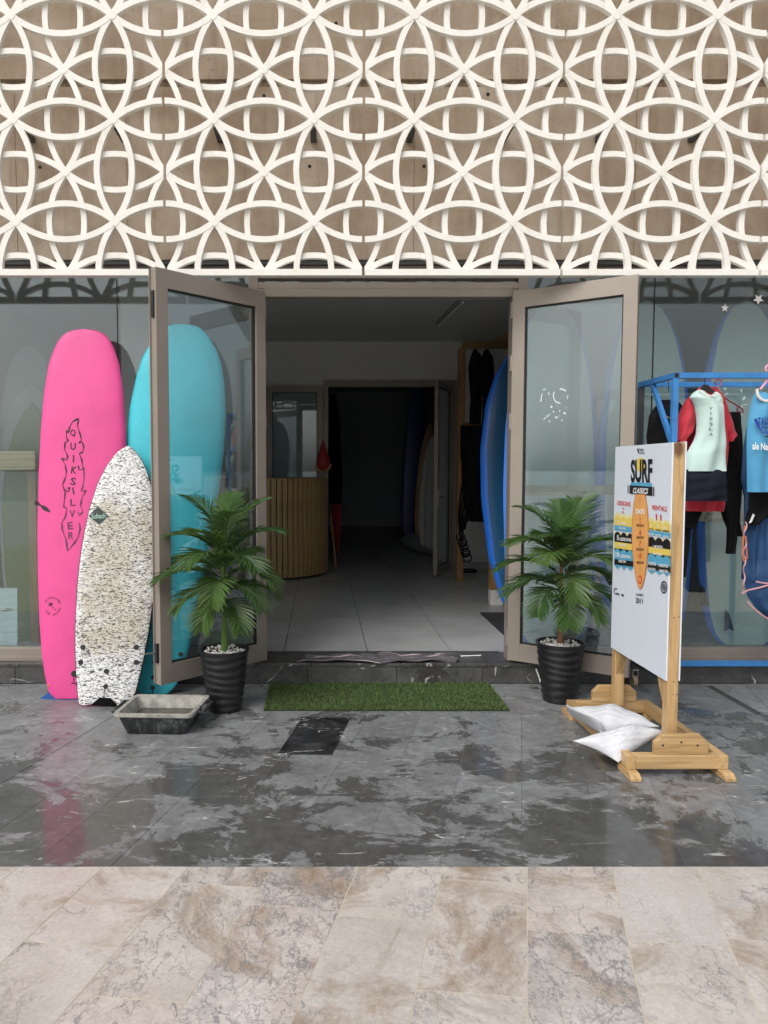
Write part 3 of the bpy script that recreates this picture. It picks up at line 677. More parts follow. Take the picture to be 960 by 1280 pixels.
# ------------------------------------------------------------------ surfboards
class Board:
    def __init__(s, label, base, lean, roll, edges, thick, deck, rail, cat='surfboard', group=None, top=None, swallow=None, yaw=0.0, px=True, name='surfboard', L=None, rocker=.05, z0=0.0, rail_n=.45, rail_x=0):
        """edges: [(v, centre u, half width px)] in the photograph, or [(fraction, half width m)] with px=False"""
        s.root = thing(name, label, cat, base, (-lean, roll, yaw), group)
        s.mat = Matrix.Translation(base) @ Euler((-lean, roll, yaw)).to_matrix().to_4x4(); s.inv = s.mat.inverted()
        s.t = thick; s.rocker = rocker
        s.p0 = s.mat @ Vector((0, -thick * .5, 1)); s.n = s.mat.to_3x3() @ Vector((0, -1, 0))
        if px:
            tab = []
            for v, u, h in edges:
                a = s.local(u, v); b = s.local(u + h, v); tab.append((a.z, abs(b.x - a.x), a.x))
            tab.sort(); s.L = tab[-1][0]
        else:
            s.L = L; tab = [(f * L, h, 0.0) for f, h in edges]
        s.wt = [(a, b) for a, b, c in tab]
        N = 44; rings = []; K = 22
        zz = [z0 + (s.L - z0) * (.5 - .5 * math.cos(PI * i / N)) for i in range(N + 1)]
        for i, z in enumerate(zz):
            h = max(s.hw(z), .004)
            ring = []
            for k in range(K):
                a = 2 * PI * k / K
                ca, sa = math.cos(a), math.sin(a)
                x = h * math.copysign(abs(ca) ** .8, ca); y = s.th(z) * math.copysign(abs(sa) ** .8, sa) + s.yc(z)
                z2 = z
                if swallow and z < .12: z2 = z + max(0, swallow * (1 - abs(x) / (h * .55))) * (1 - z / .12)
                ring.append((x, y, z2))
            rings.append(ring)
        o = MB().loft(rings).build('board_body', deck, s.root, smooth=True); s.body = o
        o.data.materials.append(M[rail])
        for p in o.data.polygons:
            if p.normal.y > -rail_n or (rail_x and abs(p.center.x) > rail_x * s.hw(p.center.z)): p.material_index = 1
    def local(s, u, v): return s.inv @ on_plane(u, v, s.p0, s.n)
    def hw(s, z):
        return interp(s.wt, z)
    def th(s, z):
        e = min(z, s.L - z) / s.L
        return s.t * .5 * (.30 + .70 * min(1, e / .22) ** .6)
    def yc(s, z): f = z / s.L - .45; return -s.rocker * (f * f) * 2.0
    def front(s, x, z, off=.0016):
        k = min(.999, abs(x) / max(s.hw(z), .01)); sa = (1 - min(1, k ** (1 / .8)) ** 2) ** .5
        return Vector((x, s.yc(z) - s.th(z) * sa ** .8 - off, z))
    def ribbon(s, pix, wd, name, m, parent=None, sub_=4):
        pts = [s.local(u, v) for u, v in pix]; P = []
        for a, b in zip(pts, pts[1:]):
            for k in range(sub_): P.append(lerp(a, b, k / sub_))
        P.append(pts[-1])
        V = []; 
        for i, p in enumerate(P):
            d = P[min(i+1, len(P)-1)] - P[max(i-1, 0)]; n = Vector((-d.z, 0, d.x)); n.normalize()
            w_ = wd * (.75 + .35 * math.sin(i * .9))
            for sg in (-.5, .5): q = p + n * w_ * sg; V.append(s.front(q.x, q.z))
        mb = MB(); mb.add(V, [(2*i, 2*i+1, 2*i+3, 2*i+2) for i in range(len(P) - 1)])
        return mb.build(name, m, parent or s.root, fix=False)
    def dot(s, u, v, r, name, m):
        c = s.local(u, v); mb = MB()
        n = 14; a = s.front(c.x, c.z, .002)
        mb.loft([[(a.x + r*k2*math.cos(2*PI*k/n), a.y - d, a.z + r*k2*math.sin(2*PI*k/n)) for k in range(n)] for d, k2 in ((-.006, 1), (.001, 1), (.002, .8))])
        return mb.build(name, m, s.root)
    def text(s, body, cu, cv, wpx, hpx, name, m, rot=0.0, bold=0.0):
        if body == 'I': wpx *= .22
        c = s.local(cu, cv); q = s.local(cu + 10, cv); k = abs(q.x - c.x) / 10
        def fn(a, b):
            x, y = (a - .5) * wpx * k, (b - .5) * hpx * k
            X = c.x + x * math.cos(rot) - y * math.sin(rot); Z = c.z + x * math.sin(rot) + y * math.cos(rot)
            return s.front(X, Z, .0024)
        return text(name, body, fn, m, s.root, bold)

# pink soft board
pb = gnd(97, 873)
pink = Board('tall pink soft board with flame drawing standing on blue mat', (pb.x, pb.y, .004), R(6.6), R(.2),
    [(411.5, 97, 5), (412, 97, 12), (413.5, 97, 18), (417, 97, 25), (424, 97, 32), (436, 97, 38), (455, 97, 44.5), (490, 97, 50), (540, 97, 53.5), (600, 97, 55.5), (660, 97, 55.5), (720, 97, 53.5), (770, 97, 50.5), (810, 97, 46.5), (840, 97, 42), (856, 97, 38), (866, 97, 35), (870, 97, 32), (873, 97, 27)], .075, 'pink_foam', 'pink_foam', name='surfboard')
Z8 = lambda pts: [(40 + x / 4.572, 500 + y / 4.572) for x, y in pts]
pink.ribbon(Z8([(268,106),(235,125),(215,160),(212,190),(200,175),(198,215),(210,235),(192,240),(186,280),(205,320),(200,345),(170,332),(190,370),(197,410),(190,450),(175,480),(185,515),(210,525),(215,500),(200,505)]), .010, 'flame_drawing', 'ink')
pink.ribbon(Z8([(268,106),(262,150),(275,190),(285,230),(270,245),(290,240),(297,270),(290,300),(270,305),(285,340),(290,375),(297,395),(270,400),(265,375)]), .010, 'flame_drawing', 'ink')
pink.ribbon(Z8([(297,395),(298,450),(290,500),(280,520),(310,518),(285,560),(278,600),(290,640),(270,660),(262,640)]), .009, 'flame_drawing', 'faded_ink')
pink.ribbon(Z8([(190,525),(185,570),(180,610),(200,620),(190,670),(170,700),(172,740),(195,800),(203,865),(240,820),(265,780),(275,735),(270,700)]), .011, 'flame_drawing', 'faded_ink')
for i, (ch, y, x) in enumerate(zip('QUIKSILVER', (190, 265, 335, 400, 465, 520, 585, 650, 718, 775), (236, 236, 238, 240, 236, 236, 234, 230, 218, 222))):
    pink.text(ch, *Z8([(x, y)])[0], 6.5, 9.0, 'hand_lettering', 'ink' if i < 6 else 'faded_ink', rot=R(rnd.uniform(-10, 10)), bold=.012)
pink.ribbon([(41, 627), (47, 630), (54, 634.5), (62, 639.5)], .028, 'scuff_mark', 'ink')
cx, cy = 65.5, 757.5
for word, a0, a1 in (('QUIKSILVER', 150, 25), ('THE BOARD', 215, 345)):
    for i, ch in enumerate(word):
        if ch == ' ': continue
        a = R(lerp(a0, a1, i / (len(word) - 1))); top = a0 == 150
        pink.text(ch, cx + 10.2 * math.cos(a), cy - 10.6 * math.sin(a), 1.9, 2.4, 'printed_logo', 'ink', rot=(a - PI/2) if top else (a + PI/2))
pink.ribbon([(63, 756), (66, 759), (70.5, 763)], .005, 'printed_logo', 'ink')
for dx, dy in ((-3, 1), (-2.5, -2.5), (1, -3.5), (3, -1.5), (1.5, 1)): pink.ribbon([(63, 756), (63 + dx, 756 + dy)], .006, 'printed_logo', 'ink')
pink.dot(93, 842, .021, 'leash_plug', 'black_plastic')
pink.ribbon([(92, 846), (92.5, 853), (96, 857)], .006, 'cord', 'black_plastic'); pink.ribbon([(89, 854), (95, 854)], .006, 'cord', 'black_plastic')
pink.dot(60, 857, .008, 'pin', 'orange_rim')
# fish board
fb = gnd(132, 883)
fish = Board('white swallow tail board with black streak print and waxed deck', (fb.x, fb.y, .004), R(9.0), R(3.6),
    [(557, 153.5, 1.5), (559, 153.3, 6), (565, 153, 13), (575, 152.5, 20.5), (590, 152, 28.5), (610, 151.5, 36), (640, 150.5, 43), (670, 149.5, 47), (705, 148, 49.5), (740, 146, 49.8), (780, 143, 48), (815, 140, 45), (845, 137, 41), (865, 135, 37.5), (880, 133, 34.5), (883, 133, 33.5)], .062, 'fish_print', 'black_foam', swallow=.085, rocker=.03, rail_n=.80)
for u, v in ((103.5, 809), (170, 809), (100.5, 828), (170, 828), (133, 839)): fish.dot(u, v, .0165, 'fin_plug', 'black_plastic')
fish.dot(132, 858, .015, 'leash_plug', 'black_plastic'); fish.ribbon([(131.5, 860), (130, 866), (129.5, 872)], .006, 'cord', 'black_plastic')
P4 = [fish.local(u, v) for u, v in ((110, 645), (122.5, 633), (136, 645.5), (124, 656))]
mb = MB(); V = []
for i in range(9):
    for j in range(9):
        p = lerp(lerp(P4[0], P4[1], i / 8), lerp(P4[3], P4[2], i / 8), j / 8); V.append(fish.front(p.x, p.z, .0012))
mb.add(V, [(i*9+j, (i+1)*9+j, (i+1)*9+j+1, i*9+j+1) for i in range(8) for j in range(8)]); mb.build('diamond_badge', 'diamond_ink', fish.root, fix=False)
fish.text('Softech', 123, 645, 18, 6.5, 'badge_lettering', 'mint_ink', rot=R(6), bold=.01)
# cyan board
cb = gnd(192, 868)
cyan = Board('tall turquoise soft board leaning on the glass behind the open door leaf', (cb.x, cb.y, .004), R(5.0), R(4.6),
    [(404.6, 230, 6), (405.2, 230, 13), (407, 230, 19), (412, 229, 27), (420, 228, 33), (432, 227, 42), (450, 225.5, 50), (475, 223, 56), (510, 220.5, 60.5), (550, 218, 62), (600, 214.5, 61), (650, 211, 57.5), (700, 207.5, 52.5), (750, 203, 47.5), (800, 198, 41.5), (835, 195, 35), (855, 193, 28.5), (866, 192, 20), (868, 192, 15)], .075, 'cyan_foam', 'cyan_foam', rocker=.03)
for u, v in ((193.5, 828), (191.5, 847), (190.5, 860), (225.5, 818)): cyan.dot(u, v, .0155, 'fin_plug', 'black_plastic')
cyan.ribbon([(190.5, 862), (190, 868)], .006, 'cord', 'black_plastic')
# blue foam mat under the pink board
a = [gnd(u, v) for u, v in ((50, 874), (66, 862), (112, 861), (104, 875))]
tag(MB().prism([(p.x, p.y, .0005) for p in a], (0, 0, .004)).build('foam_mat', 'blue_mat', bevel=.001), 'thin blue mat under the pink board', 'mat')

# boards behind the windows
ed = [(0, .17), (.012, .22), (.04, .28), (.10, .33), (.25, .372), (.45, .385), (.62, .37), (.78, .325), (.88, .265), (.94, .20), (.975, .13), (.993, .06), (1, .01)]
for k, u in enumerate((690, 808, 932)):
    p = at(u, 790, 5.50)
    b = Board(['pale paddle board with blue rails behind the right door leaf', 'pale paddle board with blue rails standing behind the window by the clothes rack', 'pale paddle board with blue rails and black fins behind the hanging clothes'][k], (p.x, 5.52, ZF + .0), R(3), 0, [(f, w_ * .97) for f, w_ in ed], .11, 'teal_board', 'window_blue', 'paddle board', 'paddle boards inside the right window', px=False, L=at(u, 374, 5.62).z - ZF, rocker=.01, rail_x=.90)
    if k == 2:
        for u2, v2, hh in ((880, 748, .20), (908, 778, .20)):
            c = b.local(u2, v2); q = b.front(c.x, c.z, 0)
            MB().prism([(q.x - .004, q.y + .005, q.z + hh * .5), (q.x - .004, q.y - .05, q.z + hh * .35), (q.x - .004, q.y - .11, q.z - hh * .25), (q.x - .004, q.y - .06, q.z - hh * .2), (q.x - .004, q.y + .005, q.z - hh * .35)], (.012, 0, 0)).build('fin', 'black_plastic', b.root, bevel=.002)
for k, (u, vt, Y, hwm, m, lab) in enumerate(((40, 430, 6.1, .26, 'grey_board', 'pale grey board standing behind the left window, tallest there'), (42, 480, 5.9, .25, 'grey_board', 'pale grey board behind the left window, half hidden by the green one'), (44, 503, 5.7, .23, 'green_board', 'olive green pointed board standing behind the left window'))):
    p = at(u, 700, Y); pts = [(0, .12), (.05, .17), (.3, .23), (.55, .25), (.75, .22), (.88, .15), (.95, .085), (1, .008)] if k == 2 else [(0, .14), (.05, .2), (.3, .25), (.55, .26), (.75, .25), (.88, .20), (.95, .14), (.985, .07), (1, .01)]
    Board(lab, (p.x, Y - .06, ZF), R(2.5), 0, pts, .06, m, m, px=False, L=at(u, vt, Y).z - ZF, rocker=.01)
p = at(20, 575, 5.55)
sh = thing('display_rack', 'tan timber rack rail behind the left window', 'rack', (p.x, 5.55, ZF))
MB().box(-1.6, .16, -.03, .03, at(20, 588, 5.55).z - ZF, at(20, 564, 5.55).z - ZF).build('rail', 'rail_wood', sh, bevel=.01)
for x in (-1.5, .1): MB().box(x - .03, x + .03, .031, .09, 0, at(20, 570, 5.55).z - ZF).build('post', 'shop_wood', sh)
rr_ = thing('display_rack', 'tan timber rack rails across the paddle boards in the right window', 'rack', (2.6, 5.36, ZF))
def rbox(u0, u1, v0, v1, nm, dy=0.0):
    a, b = at(u0, v1, 5.36), at(u1, v0, 5.36); MB().box(a.x - 2.6, b.x - 2.6, -.02 + dy, .03 + dy, a.z - ZF, b.z - ZF).build(nm, 'rail_wood', rr_, bevel=.006)
rbox(634, 1010, 606.5, 619, 'rail'); rbox(812, 1010, 639, 651.5, 'rail')
for u in (711, 990):
    a = at(u, 619, 5.36); b = at(u + 12, 619, 5.36); MB().box(a.x - 2.6, b.x - 2.6, -.018, .028, 0, a.z - ZF - .001 if u == 711 else at(u, 651, 5.36).z - ZF - .002).build('post', 'rail_wood', rr_, bevel=.004)
c0, c1 = at(-22, 818, 5.25), at(22, 735, 5.25)
pk = thing('painted_plank', 'weathered pale blue plank panel propped inside the left window', 'plank panel', (c0.x, 5.22, ZF + .0), (R(-3), 0, 0))
for k in range(3):
    hh = (c1.z - ZF) / 3
    MB().box(0, c1.x - c0.x, 0, .02, .003 + k * hh, (k + 1) * hh).build('plank', 'pale_plank', pk, bevel=.003)
mb = MB()
for k in range(14):
    x = rnd.uniform(.02, .2); z = rnd.choice((1, 2)) * (c1.z - ZF) / 3 + rnd.uniform(-.012, .012); l = rnd.uniform(.01, .05)
    mb.box(x, x + l, -.0012, -.0004, z, z + rnd.uniform(.002, .007))
mb.build('flaked_paint', 'plank_dirt', pk)

# ------------------------------------------------------------------ things on the paving
# rubber tub
R0 = [gnd(u, v, .128) for u, v in ((140, 893), (240, 894.5), (263, 869), (170, 868))]
cxt = sum((p for p in R0), Vector()) / 4
tub = thing('mixing_tub', 'shallow black rubber tub with cement crust and a little dirty water', 'tub', (cxt.x, cxt.y, 0))
def q4(f, z, inset=0): return [Vector(((p.x - cxt.x) * f, (p.y - cxt.y) * f, z)) for p in R0]
def rq(f, z, n=5):                                   # rounded quad ring
    P = q4(f, z); out = []
    for i in range(4):
        p, a, b = P[i], P[i - 1], P[(i + 1) % 4]
        for k in range(n):
            t = k / (n - 1); s0 = p + (a - p).normalized() * .035; s1 = p + (b - p).normalized() * .035
            out.append(s0 * (1 - t)**2 + p * 2 * t * (1 - t) + s1 * t * t)
    return out
MB().loft([rq(.74, .001), rq(.76, .004), rq(.93, .118), rq(.93, .126), rq(.90, .126), rq(.745, .02)], caps=True).build('shell', 'crusty_rubber', tub, smooth=True)
o = MB().loft([rq(.925, .112), rq(1.0, .112), rq(1.005, .12), rq(1.0, .130), rq(.90, .131), rq(.885, .127), rq(.735, .022)], caps=False).build('rim', 'cement', tub, smooth=True)
MB().loft([rq(.79, .058), rq(.7905, .059)]).build('dirty_water', 'tub_water', tub)
for sx, (i, j) in ((1, (1, 2)), (-1, (0, 3))):
    m0, m1 = q4(1, .118)[i], q4(1, .118)[j]; a, b = lerp(m0, m1, .25), lerp(m0, m1, .75); ex = Vector((.032 * sx, 0, -.004))
    MB().tube([a, a + ex, b + ex, b], .011, 8).build('handle', 'black_rubber', tub, smooth=True)

# artificial turf mat
ma = [gnd(u, v) for u, v in ((331, 889), (635, 886.5), (618, 858.5), (336, 858.5))]
mxa, mxb, mya, myb = -.362, 1.175, ma[0].y, YS - .015
tm_ = thing('turf_mat', 'rectangular artificial grass doormat in front of the step', 'doormat', ((mxa + mxb) / 2, (mya + myb) / 2, 0))
ox, oy = (mxa + mxb) / 2, (mya + myb) / 2
tb = MB(); tb.box(mxa - ox, mxb - ox, mya - oy, myb - oy, .0008, .007); tb.build('backing', 'turf_back', tm_)
gb = MB(); gr = random.Random(5)
for k in range(30000):
    x, y = gr.uniform(mxa - ox, mxb - ox), gr.uniform(mya - oy, myb - oy)
    if abs(x - .02) < .004 and gr.random() < .7: continue
    a = gr.uniform(0, 2*PI); h = gr.uniform(.006, .017); l = gr.uniform(.006, .022); w_ = gr.uniform(.0011, .0018)
    dx, dy = math.cos(a), math.sin(a)
    o_ = len(gb.v)
    gb.v += [(x - dy*w_, y + dx*w_, .006), (x + dy*w_, y - dx*w_, .006), (x + dx*l, y + dy*l, .006 + h)]
    gb.f.append((o_, o_ + 1, o_ + 2))
tag(gb.build('grass_blades', 'turf', tm_, fix=False), kind='stuff')

# striped rag on the threshold
def rag():
    e = thing('striped_rag', 'dark ribbed towel with pale hem lying across the threshold', 'towel', (at(480, 820, 5.1).x, 5.1, .146))
    xl, xr = at(388, 822, 5.08).x - e.location.x, at(566, 822, 5.08).x - e.location.x
    def top(s, t):
        x = lerp(xl, xr, s) + .03 * math.sin(t * 5) - .10 * (1 - t) * (1 - s)
        y0_ = -.105 + .018 * math.sin(s * 9) + .012 * math.sin(s * 23); y1_ = .055 + .02 * math.sin(s * 7 + 1) - .05 * max(0, s - .8)
        y = lerp(y0_, y1_, t)
        z = .010 + .028 * abs(math.sin(t * 5 + 1.5 * math.sin(s * 6))) * (.4 + .6 * math.sin(PI * s)) + .006 * math.sin(s * 31 + t * 9)
        z = max(z, .004)
        if t < .08: z *= .6
        return Vector((x, y, z))
    NS, NT_ = 60, 14
    def sheet(ts, off, m, nm):
        mb = MB()
        for a in ts:
            for i in range(NS + 1):
                p = top(i / NS, a); p.z += off; mb.v.append(tuple(p))
        n = NS + 1
        for j in range(len(ts) - 1):
            for i in range(NS): mb.f.append((j*n+i, j*n+i+1, (j+1)*n+i+1, (j+1)*n+i))
        return mb.build(nm, m, e, smooth=True, fix=False)
    b = sheet([k / NT_ for k in range(NT_ + 1)], 0, 'rag', 'cloth')
    sol = b.modifiers.new('thick', 'SOLIDIFY'); sol.thickness = .005; sol.offset = -1
    for k in range(9): t0 = .10 + k * .095; sheet([t0, t0 + .012], .0012, 'rag_stripe', 'stripe')
    for t0 in (0.0, .5, .965): sheet([t0, t0 + .035], .0016, 'rag_hem', 'hem')
rag()
e = thing('crumpled_paper', 'scrap of white paper beside the towel on the threshold', 'paper', at(552, 822, 5.12))
e.location.z = .146
mb = MB(); V = []
for i in range(9):
    for j in range(5): V.append((-.06 + i * .018 + rnd.uniform(-.004, .004), -.03 + j * .012 + .01 * math.sin(i), .004 + abs(rnd.gauss(0, .006))))
mb.add(V, [(i*5+j, (i+1)*5+j, (i+1)*5+j+1, i*5+j+1) for i in range(8) for j in range(4)]); mb.build('sheet', 'white_ink', e, fix=False)
tag(MB().tube([(at(575, 818, 5.2).x, 5.17, .151), (at(590, 818, 5.2).x, 5.18, .152), (at(601, 817, 5.2).x, 5.19, .151)], .004).build('white_cord', 'white_ink'), 'short white cord lying on the doorstep tread', 'cord')

# potted palms
def palm(label, base, rim_r, hpot, stem_h, fronds, seed, stem_m):
    rg = random.Random(seed)
    e = thing('potted_palm', label, 'potted plant', base, (0, 0, rg.uniform(0, 6)), 'potted palms either side of the doorway')
    e.rotation_euler = (0, 0, 0)
    prof = []; br = rim_r * .68
    N = 44
    for i in range(N + 1):
        t = i / N; r = lerp(br, rim_r, t ** .8); prof.append((r, t * hpot))
    n = 40; rings = []
    for i, (r, z) in enumerate(prof):
        rings.append([((r + .0032 * math.sin(i / N * 2*PI*8 + 1.3 * math.sin(k*2*PI/n*2 + i*.15)) * (0 if i < 2 or i > N - 3 else 1)) * math.cos(2*PI*k/n), (r + .0032 * math.sin(i / N * 2*PI*8 + 1.3 * math.sin(k*2*PI/n*2 + i*.15)) * (0 if i < 2 or i > N - 3 else 1)) * math.sin(2*PI*k/n), z) for k in range(n)])
    for r, z in ((rim_r + .005, hpot - .012), (rim_r + .006, hpot), (rim_r - .006, hpot + .002), (rim_r - .012, hpot - .03)): rings.append([(r*math.cos(2*PI*k/n), r*math.sin(2*PI*k/n), z) for k in range(n)])
    MB().loft(rings).build('pot', 'black_plastic', e, smooth=True)
    pm = MB()
    for k in range(150):
        rr_ = (rim_r - .022) * math.sqrt(rg.random()); a = rg.uniform(0, 2*PI); sx = rg.uniform(.006, .011)
        c = Vector((rr_*math.cos(a), rr_*math.sin(a), hpot - .022 + rg.uniform(0, .016)))
        pm.loft([[c + Vector((sx*q*math.cos(2*PI*j/6 + a), sx*.8*q*math.sin(2*PI*j/6 + a), sx*zz)) for j in range(6)] for q, zz in ((.45, -.7), (1, -.1), (.85, .4), (.3, .7))])
    tag(pm.build('pebbles', 'pebble', e), kind='stuff')
    st_p = [(.0, 0, hpot - .03), (.004, .002, hpot + stem_h * .4), (-.006, 0, hpot + stem_h)]
    MB().tube([Vector(st_p[0]), Vector(st_p[0]).lerp(Vector(st_p[1]), .2), Vector(st_p[1]), Vector(st_p[2])], [.024, .022, .017, .008], 10).build('stem', stem_m, e, smooth=True)
    for hz, az_, el_, L, droop in fronds:
        hz = .24 + .76 * hz; L *= .98 if hz > .7 else .92; droop *= 1.0; el_ += .12; droop *= .92
        o3 = Vector((0, 0, hpot + stem_h * hz)); d = Vector((math.cos(az_), math.sin(az_), 0)); side = Vector((-d.y, d.x, 0))
        mb = MB(); N2 = 20; P = []; 
        pos = o3.copy(); ang = el_
        for i in range(N2 + 1):
            P.append(pos.copy()); t = i / N2
            ang = el_ - droop * (t ** 1.35)
            pos = pos + (d * math.cos(ang) + Vector((0, 0, math.sin(ang)))) * (L / N2)
        mb.tube(P, [.0055 * (1 - .8 * i / N2) + .0008 for i in range(N2 + 1)], 5)
        sway = rg.uniform(-.25, .25)
        for i in range(4, 39):
            t = i / 38; k = min(int(t * N2), N2 - 1); q = P[k].lerp(P[k + 1], t * N2 - k); tg = (P[k + 1] - P[k]).normalized()
            up = tg.cross(side).normalized() * -1
            if up.z < 0 and abs(tg.z) < .95: up = -up
            ll = L * .44 * (math.sin(PI * min(1, .16 + t * .86)) ** .6) * rg.uniform(.85, 1.08) + .02
            for sg in (-1, 1):
                if rg.random() < .035: continue
                fw = lerp(.55, 1.5, t) + rg.uniform(-.12, .12)
                dr = (tg * fw + side * sg * 1.0 + up * (.28 + rg.uniform(-.12, .12))).normalized()
                wv = dr.cross(up).normalized() * rg.uniform(.0052, .0072)
                gdn = Vector((0, 0, -1)) * ll * rg.uniform(.16, .34)
                V = []
                for f, wf in ((0, .35), (.3, 1), (.65, .85), (1, .04)):
                    c = q + dr * ll * f + gdn * f * f
                    fold = up * .0035 * wf
                    V += [c - wv * wf + fold, c - fold * .6, c + wv * wf + fold]
                mb.add(V, [(a*3+b, a*3+b+1, a*3+b+4, a*3+b+3) for a in range(3) for b in range(2)])
        mb.build('frond', 'palm_leaf', e, smooth=True, fix=False)
    return e
pl = gnd(281, 886); 
D = R
fl_l = [(1.0, D(160), D(68), .46, 1.15), (1.0, D(25), D(62), .46, 1.05), (.97, D(75), D(76), .42, .8), (.95, D(290), D(66), .40, 1.2), (.86, D(185), D(48), .42, 1.5), (.84, D(-15), D(50), .48, 1.45), (.78, D(240), D(38), .42, 1.9), (.76, D(310), D(36), .42, 1.9), (.68, D(150), D(30), .44, 1.5), (.62, D(200), D(20), .46, 1.3), (.62, D(-25), D(28), .42, 1.9), (.55, D(265), D(22), .40, 2.1), (.5, D(325), D(14), .40, 2.0), (.45, D(212), D(12), .40, 1.8), (.42, D(20), D(20), .42, 1.7), (.36, D(248), D(0), .36, 1.7), (.34, D(300), D(-2), .36, 1.7), (.40, D(110), D(24), .40, 1.5), (.9, D(225), D(58), .36, 1.6), (.7, D(60), D(40), .4, 1.5)]
palm('palm in a ridged black pot on the side of the turquoise board', (pl.x, pl.y, 0), .150, .385, .62, fl_l, 11, 'stem_green')
prp = gnd(699, 875)
fl_r = [(1.0, D(150), D(64), .44, 1.35), (1.0, D(35), D(66), .48, .9), (.96, D(80), D(74), .40, .9), (.92, D(275), D(60), .36, 1.5), (.86, D(195), D(40), .44, 1.5), (.82, D(-12), D(44), .44, 1.5), (.76, D(235), D(38), .44, 1.7), (.74, D(312), D(36), .42, 1.8), (.64, D(172), D(30), .46, 1.6), (.6, D(10), D(24), .42, 1.8), (.56, D(268), D(24), .42, 2.1), (.5, D(190), D(18), .46, 1.6), (.45, D(335), D(12), .42, 1.8), (.42, D(225), D(10), .40, 1.8), (.36, D(262), D(0), .38, 1.7), (.38, D(305), D(2), .38, 1.7), (.44, D(120), D(22), .40, 1.5), (.9, D(220), D(54), .36, 1.6), (.7, D(60), D(40), .4, 1.5)]
palm('palm in a ridged black pot next to the wooden sign stand', (prp.x, prp.y, 0), .150, .385, .60, fl_r, 23, 'stem_brown')

# ------------------------------------------------------------------ wooden sign stand
XS = 1.735
yn = XS * F / (841 - PX); yf = (XS - .008) * F / (768 - PX)
sg_ = thing('sign_stand', 'pine sign stand holding white surf price board', 'sign stand', (1.75, 3.85, 0))
S = lambda mb, nm, m, **k: mb.build(nm, m, sg_, loc=(-1.75, -3.85, 0), **k)
zt_n = atx(841, 553, XS - .008).z; zb_n = atx(840, 856, XS - .008).z
S(MB().box(XS, XS + .056, yn, yn + .05, .105, zt_n + .001), 'post', 'pine_z', bevel=.003)
S(MB().box(XS, XS + .056, yf - .05, yf, .105, zt_n + .001), 'post', 'pine_z', bevel=.003)
panel = S(MB().box(XS - .008, XS - .0005, yn + .001, yf, zb_n, zt_n), 'sign_panel', 'white_panel', bevel=.001)
S(MB().box(XS + .0565, XS + .064, yn + .001, yf, zb_n, zt_n + .004), 'sign_panel', 'white_panel', bevel=.001)
nb, fbm = gnd(795, 972).y + .015, yf + .03
xa_, xb_ = 1.535, 1.955
S(MB().box(xa_, xb_, nb, nb + .045, .035, .105), 'cross_beam', 'pine_x', bevel=.004)
S(MB().box(xa_, xb_, fbm, fbm + .045, .035, .105), 'cross_beam', 'pine_x', bevel=.004)
for x in (xa_ - .04, xb_ - .005): S(MB().box(x, x + .045, nb - .004, fbm + .05, .036, .1035), 'side_beam', 'pine_y', bevel=.004)
for x in (xa_ - .045, xb_ - .008):
    for y, d in ((nb - .07, 1), (fbm - .04, -1)):
        S(MB().prism([(x, y, .001), (x, y + .16, .001), (x, y + .16, .034), (x, y + .13, .035), (x, y + .03, .035), (x, y, .018)], (.052, 0, 0)), 'foot', 'pine_y', bevel=.003)
for y in (nb + .006, fbm - .003):
    S(MB().prism([(XS - .10, y, .106), (XS + .165, y, .106), (XS + .165, y, .165), (XS + .125, y, .205), (XS - .06, y, .205), (XS - .10, y, .165)], (0, .028, 0)), 'gusset_board', 'pine_x', bevel=.003)
S(MB().prism([(XS + .005, yn + .051, .30), (XS + .005, yn + .051, zb_n + .05), (XS + .005, yn + .15, zb_n + .05)], (.04, 0, 0)), 'brace', 'pine_z')
S(MB().prism([(XS + .005, yf - .051, .30), (XS + .005, yf - .051, zb_n + .05), (XS + .005, yf - .15, zb_n + .05)], (.04, 0, 0)), 'brace', 'pine_z')
for u, v in ((843.5, 556), (850, 556), (842.5, 772), (848.5, 771), (842, 852), (848, 852), (841.5, 868), (846, 868)):
    p = at(u, v, yn); S(MB().disc((p.x, yn - .0002, p.z), (0, -1, 0), .003, 8, .0015), 'screw', 'black_plastic')
for x in (XS - .06, XS + .03, XS + .11): S(MB().disc((x, nb + .0058, .16 + .008 * math.sin(x * 40)), (0, -1, 0), .005, 8, .0015), 'screw', 'black_plastic')
# the printed poster
XP = XS - .0084
def PP(u, v, k=0): p = atx(u, v, XP - .0003 * k); return Vector((XP - .0006 - .0005 * k, p.y, p.z))
def poly(pts, m, k, nm='print'):
    mb = MB(); mb.add([PP(u, v, 0) - Vector((.0005 * k, 0, 0)) for u, v in pts], [tuple(range(len(pts)))])
    return S(mb, nm, m, fix=False)
def ptext(body, u0, v0, u1, v1, m, k=6, bold=.0, slope=.0, shear=0.0, nm='print_lettering'):
    bl, br, tl = PP(u0, v1), PP(u1, v1 + slope), PP(u0, v0)
    return text(nm, body, lambda s, t: bl + (br - bl) * s + (tl - bl) * t - Vector((.0005 * k, 0, 0)) + Vector((0, 0, 0)), m, sg_, bold, shear).__setattr__('location', (-1.75, -3.85, 0))
n = 20
poly([(801 + 6.2 * math.cos(2*PI*k/n), 581 + 9 * math.sin(2*PI*k/n)) for k in range(n)], 'yellow_print', 1)
ptext('SURF', 789, 574.5, 816, 603, 'black_print', 4, .035, .8)
poly([(789.5, 602), (796, 603.5), (803, 602.5), (810, 604), (814.5, 603.5), (816, 608.5), (788, 607)], 'blue_print', 2)
poly([(787.3, 606.5), (816, 608.5), (816, 620), (787.3, 617)], 'black_print', 3)
poly([(785, 606.3), (786, 606.4), (786, 616.8), (785, 616.7)], 'black_print', 3); poly([(817, 608.6), (818.2, 608.7), (818.2, 620.2), (817, 620)], 'black_print', 3)
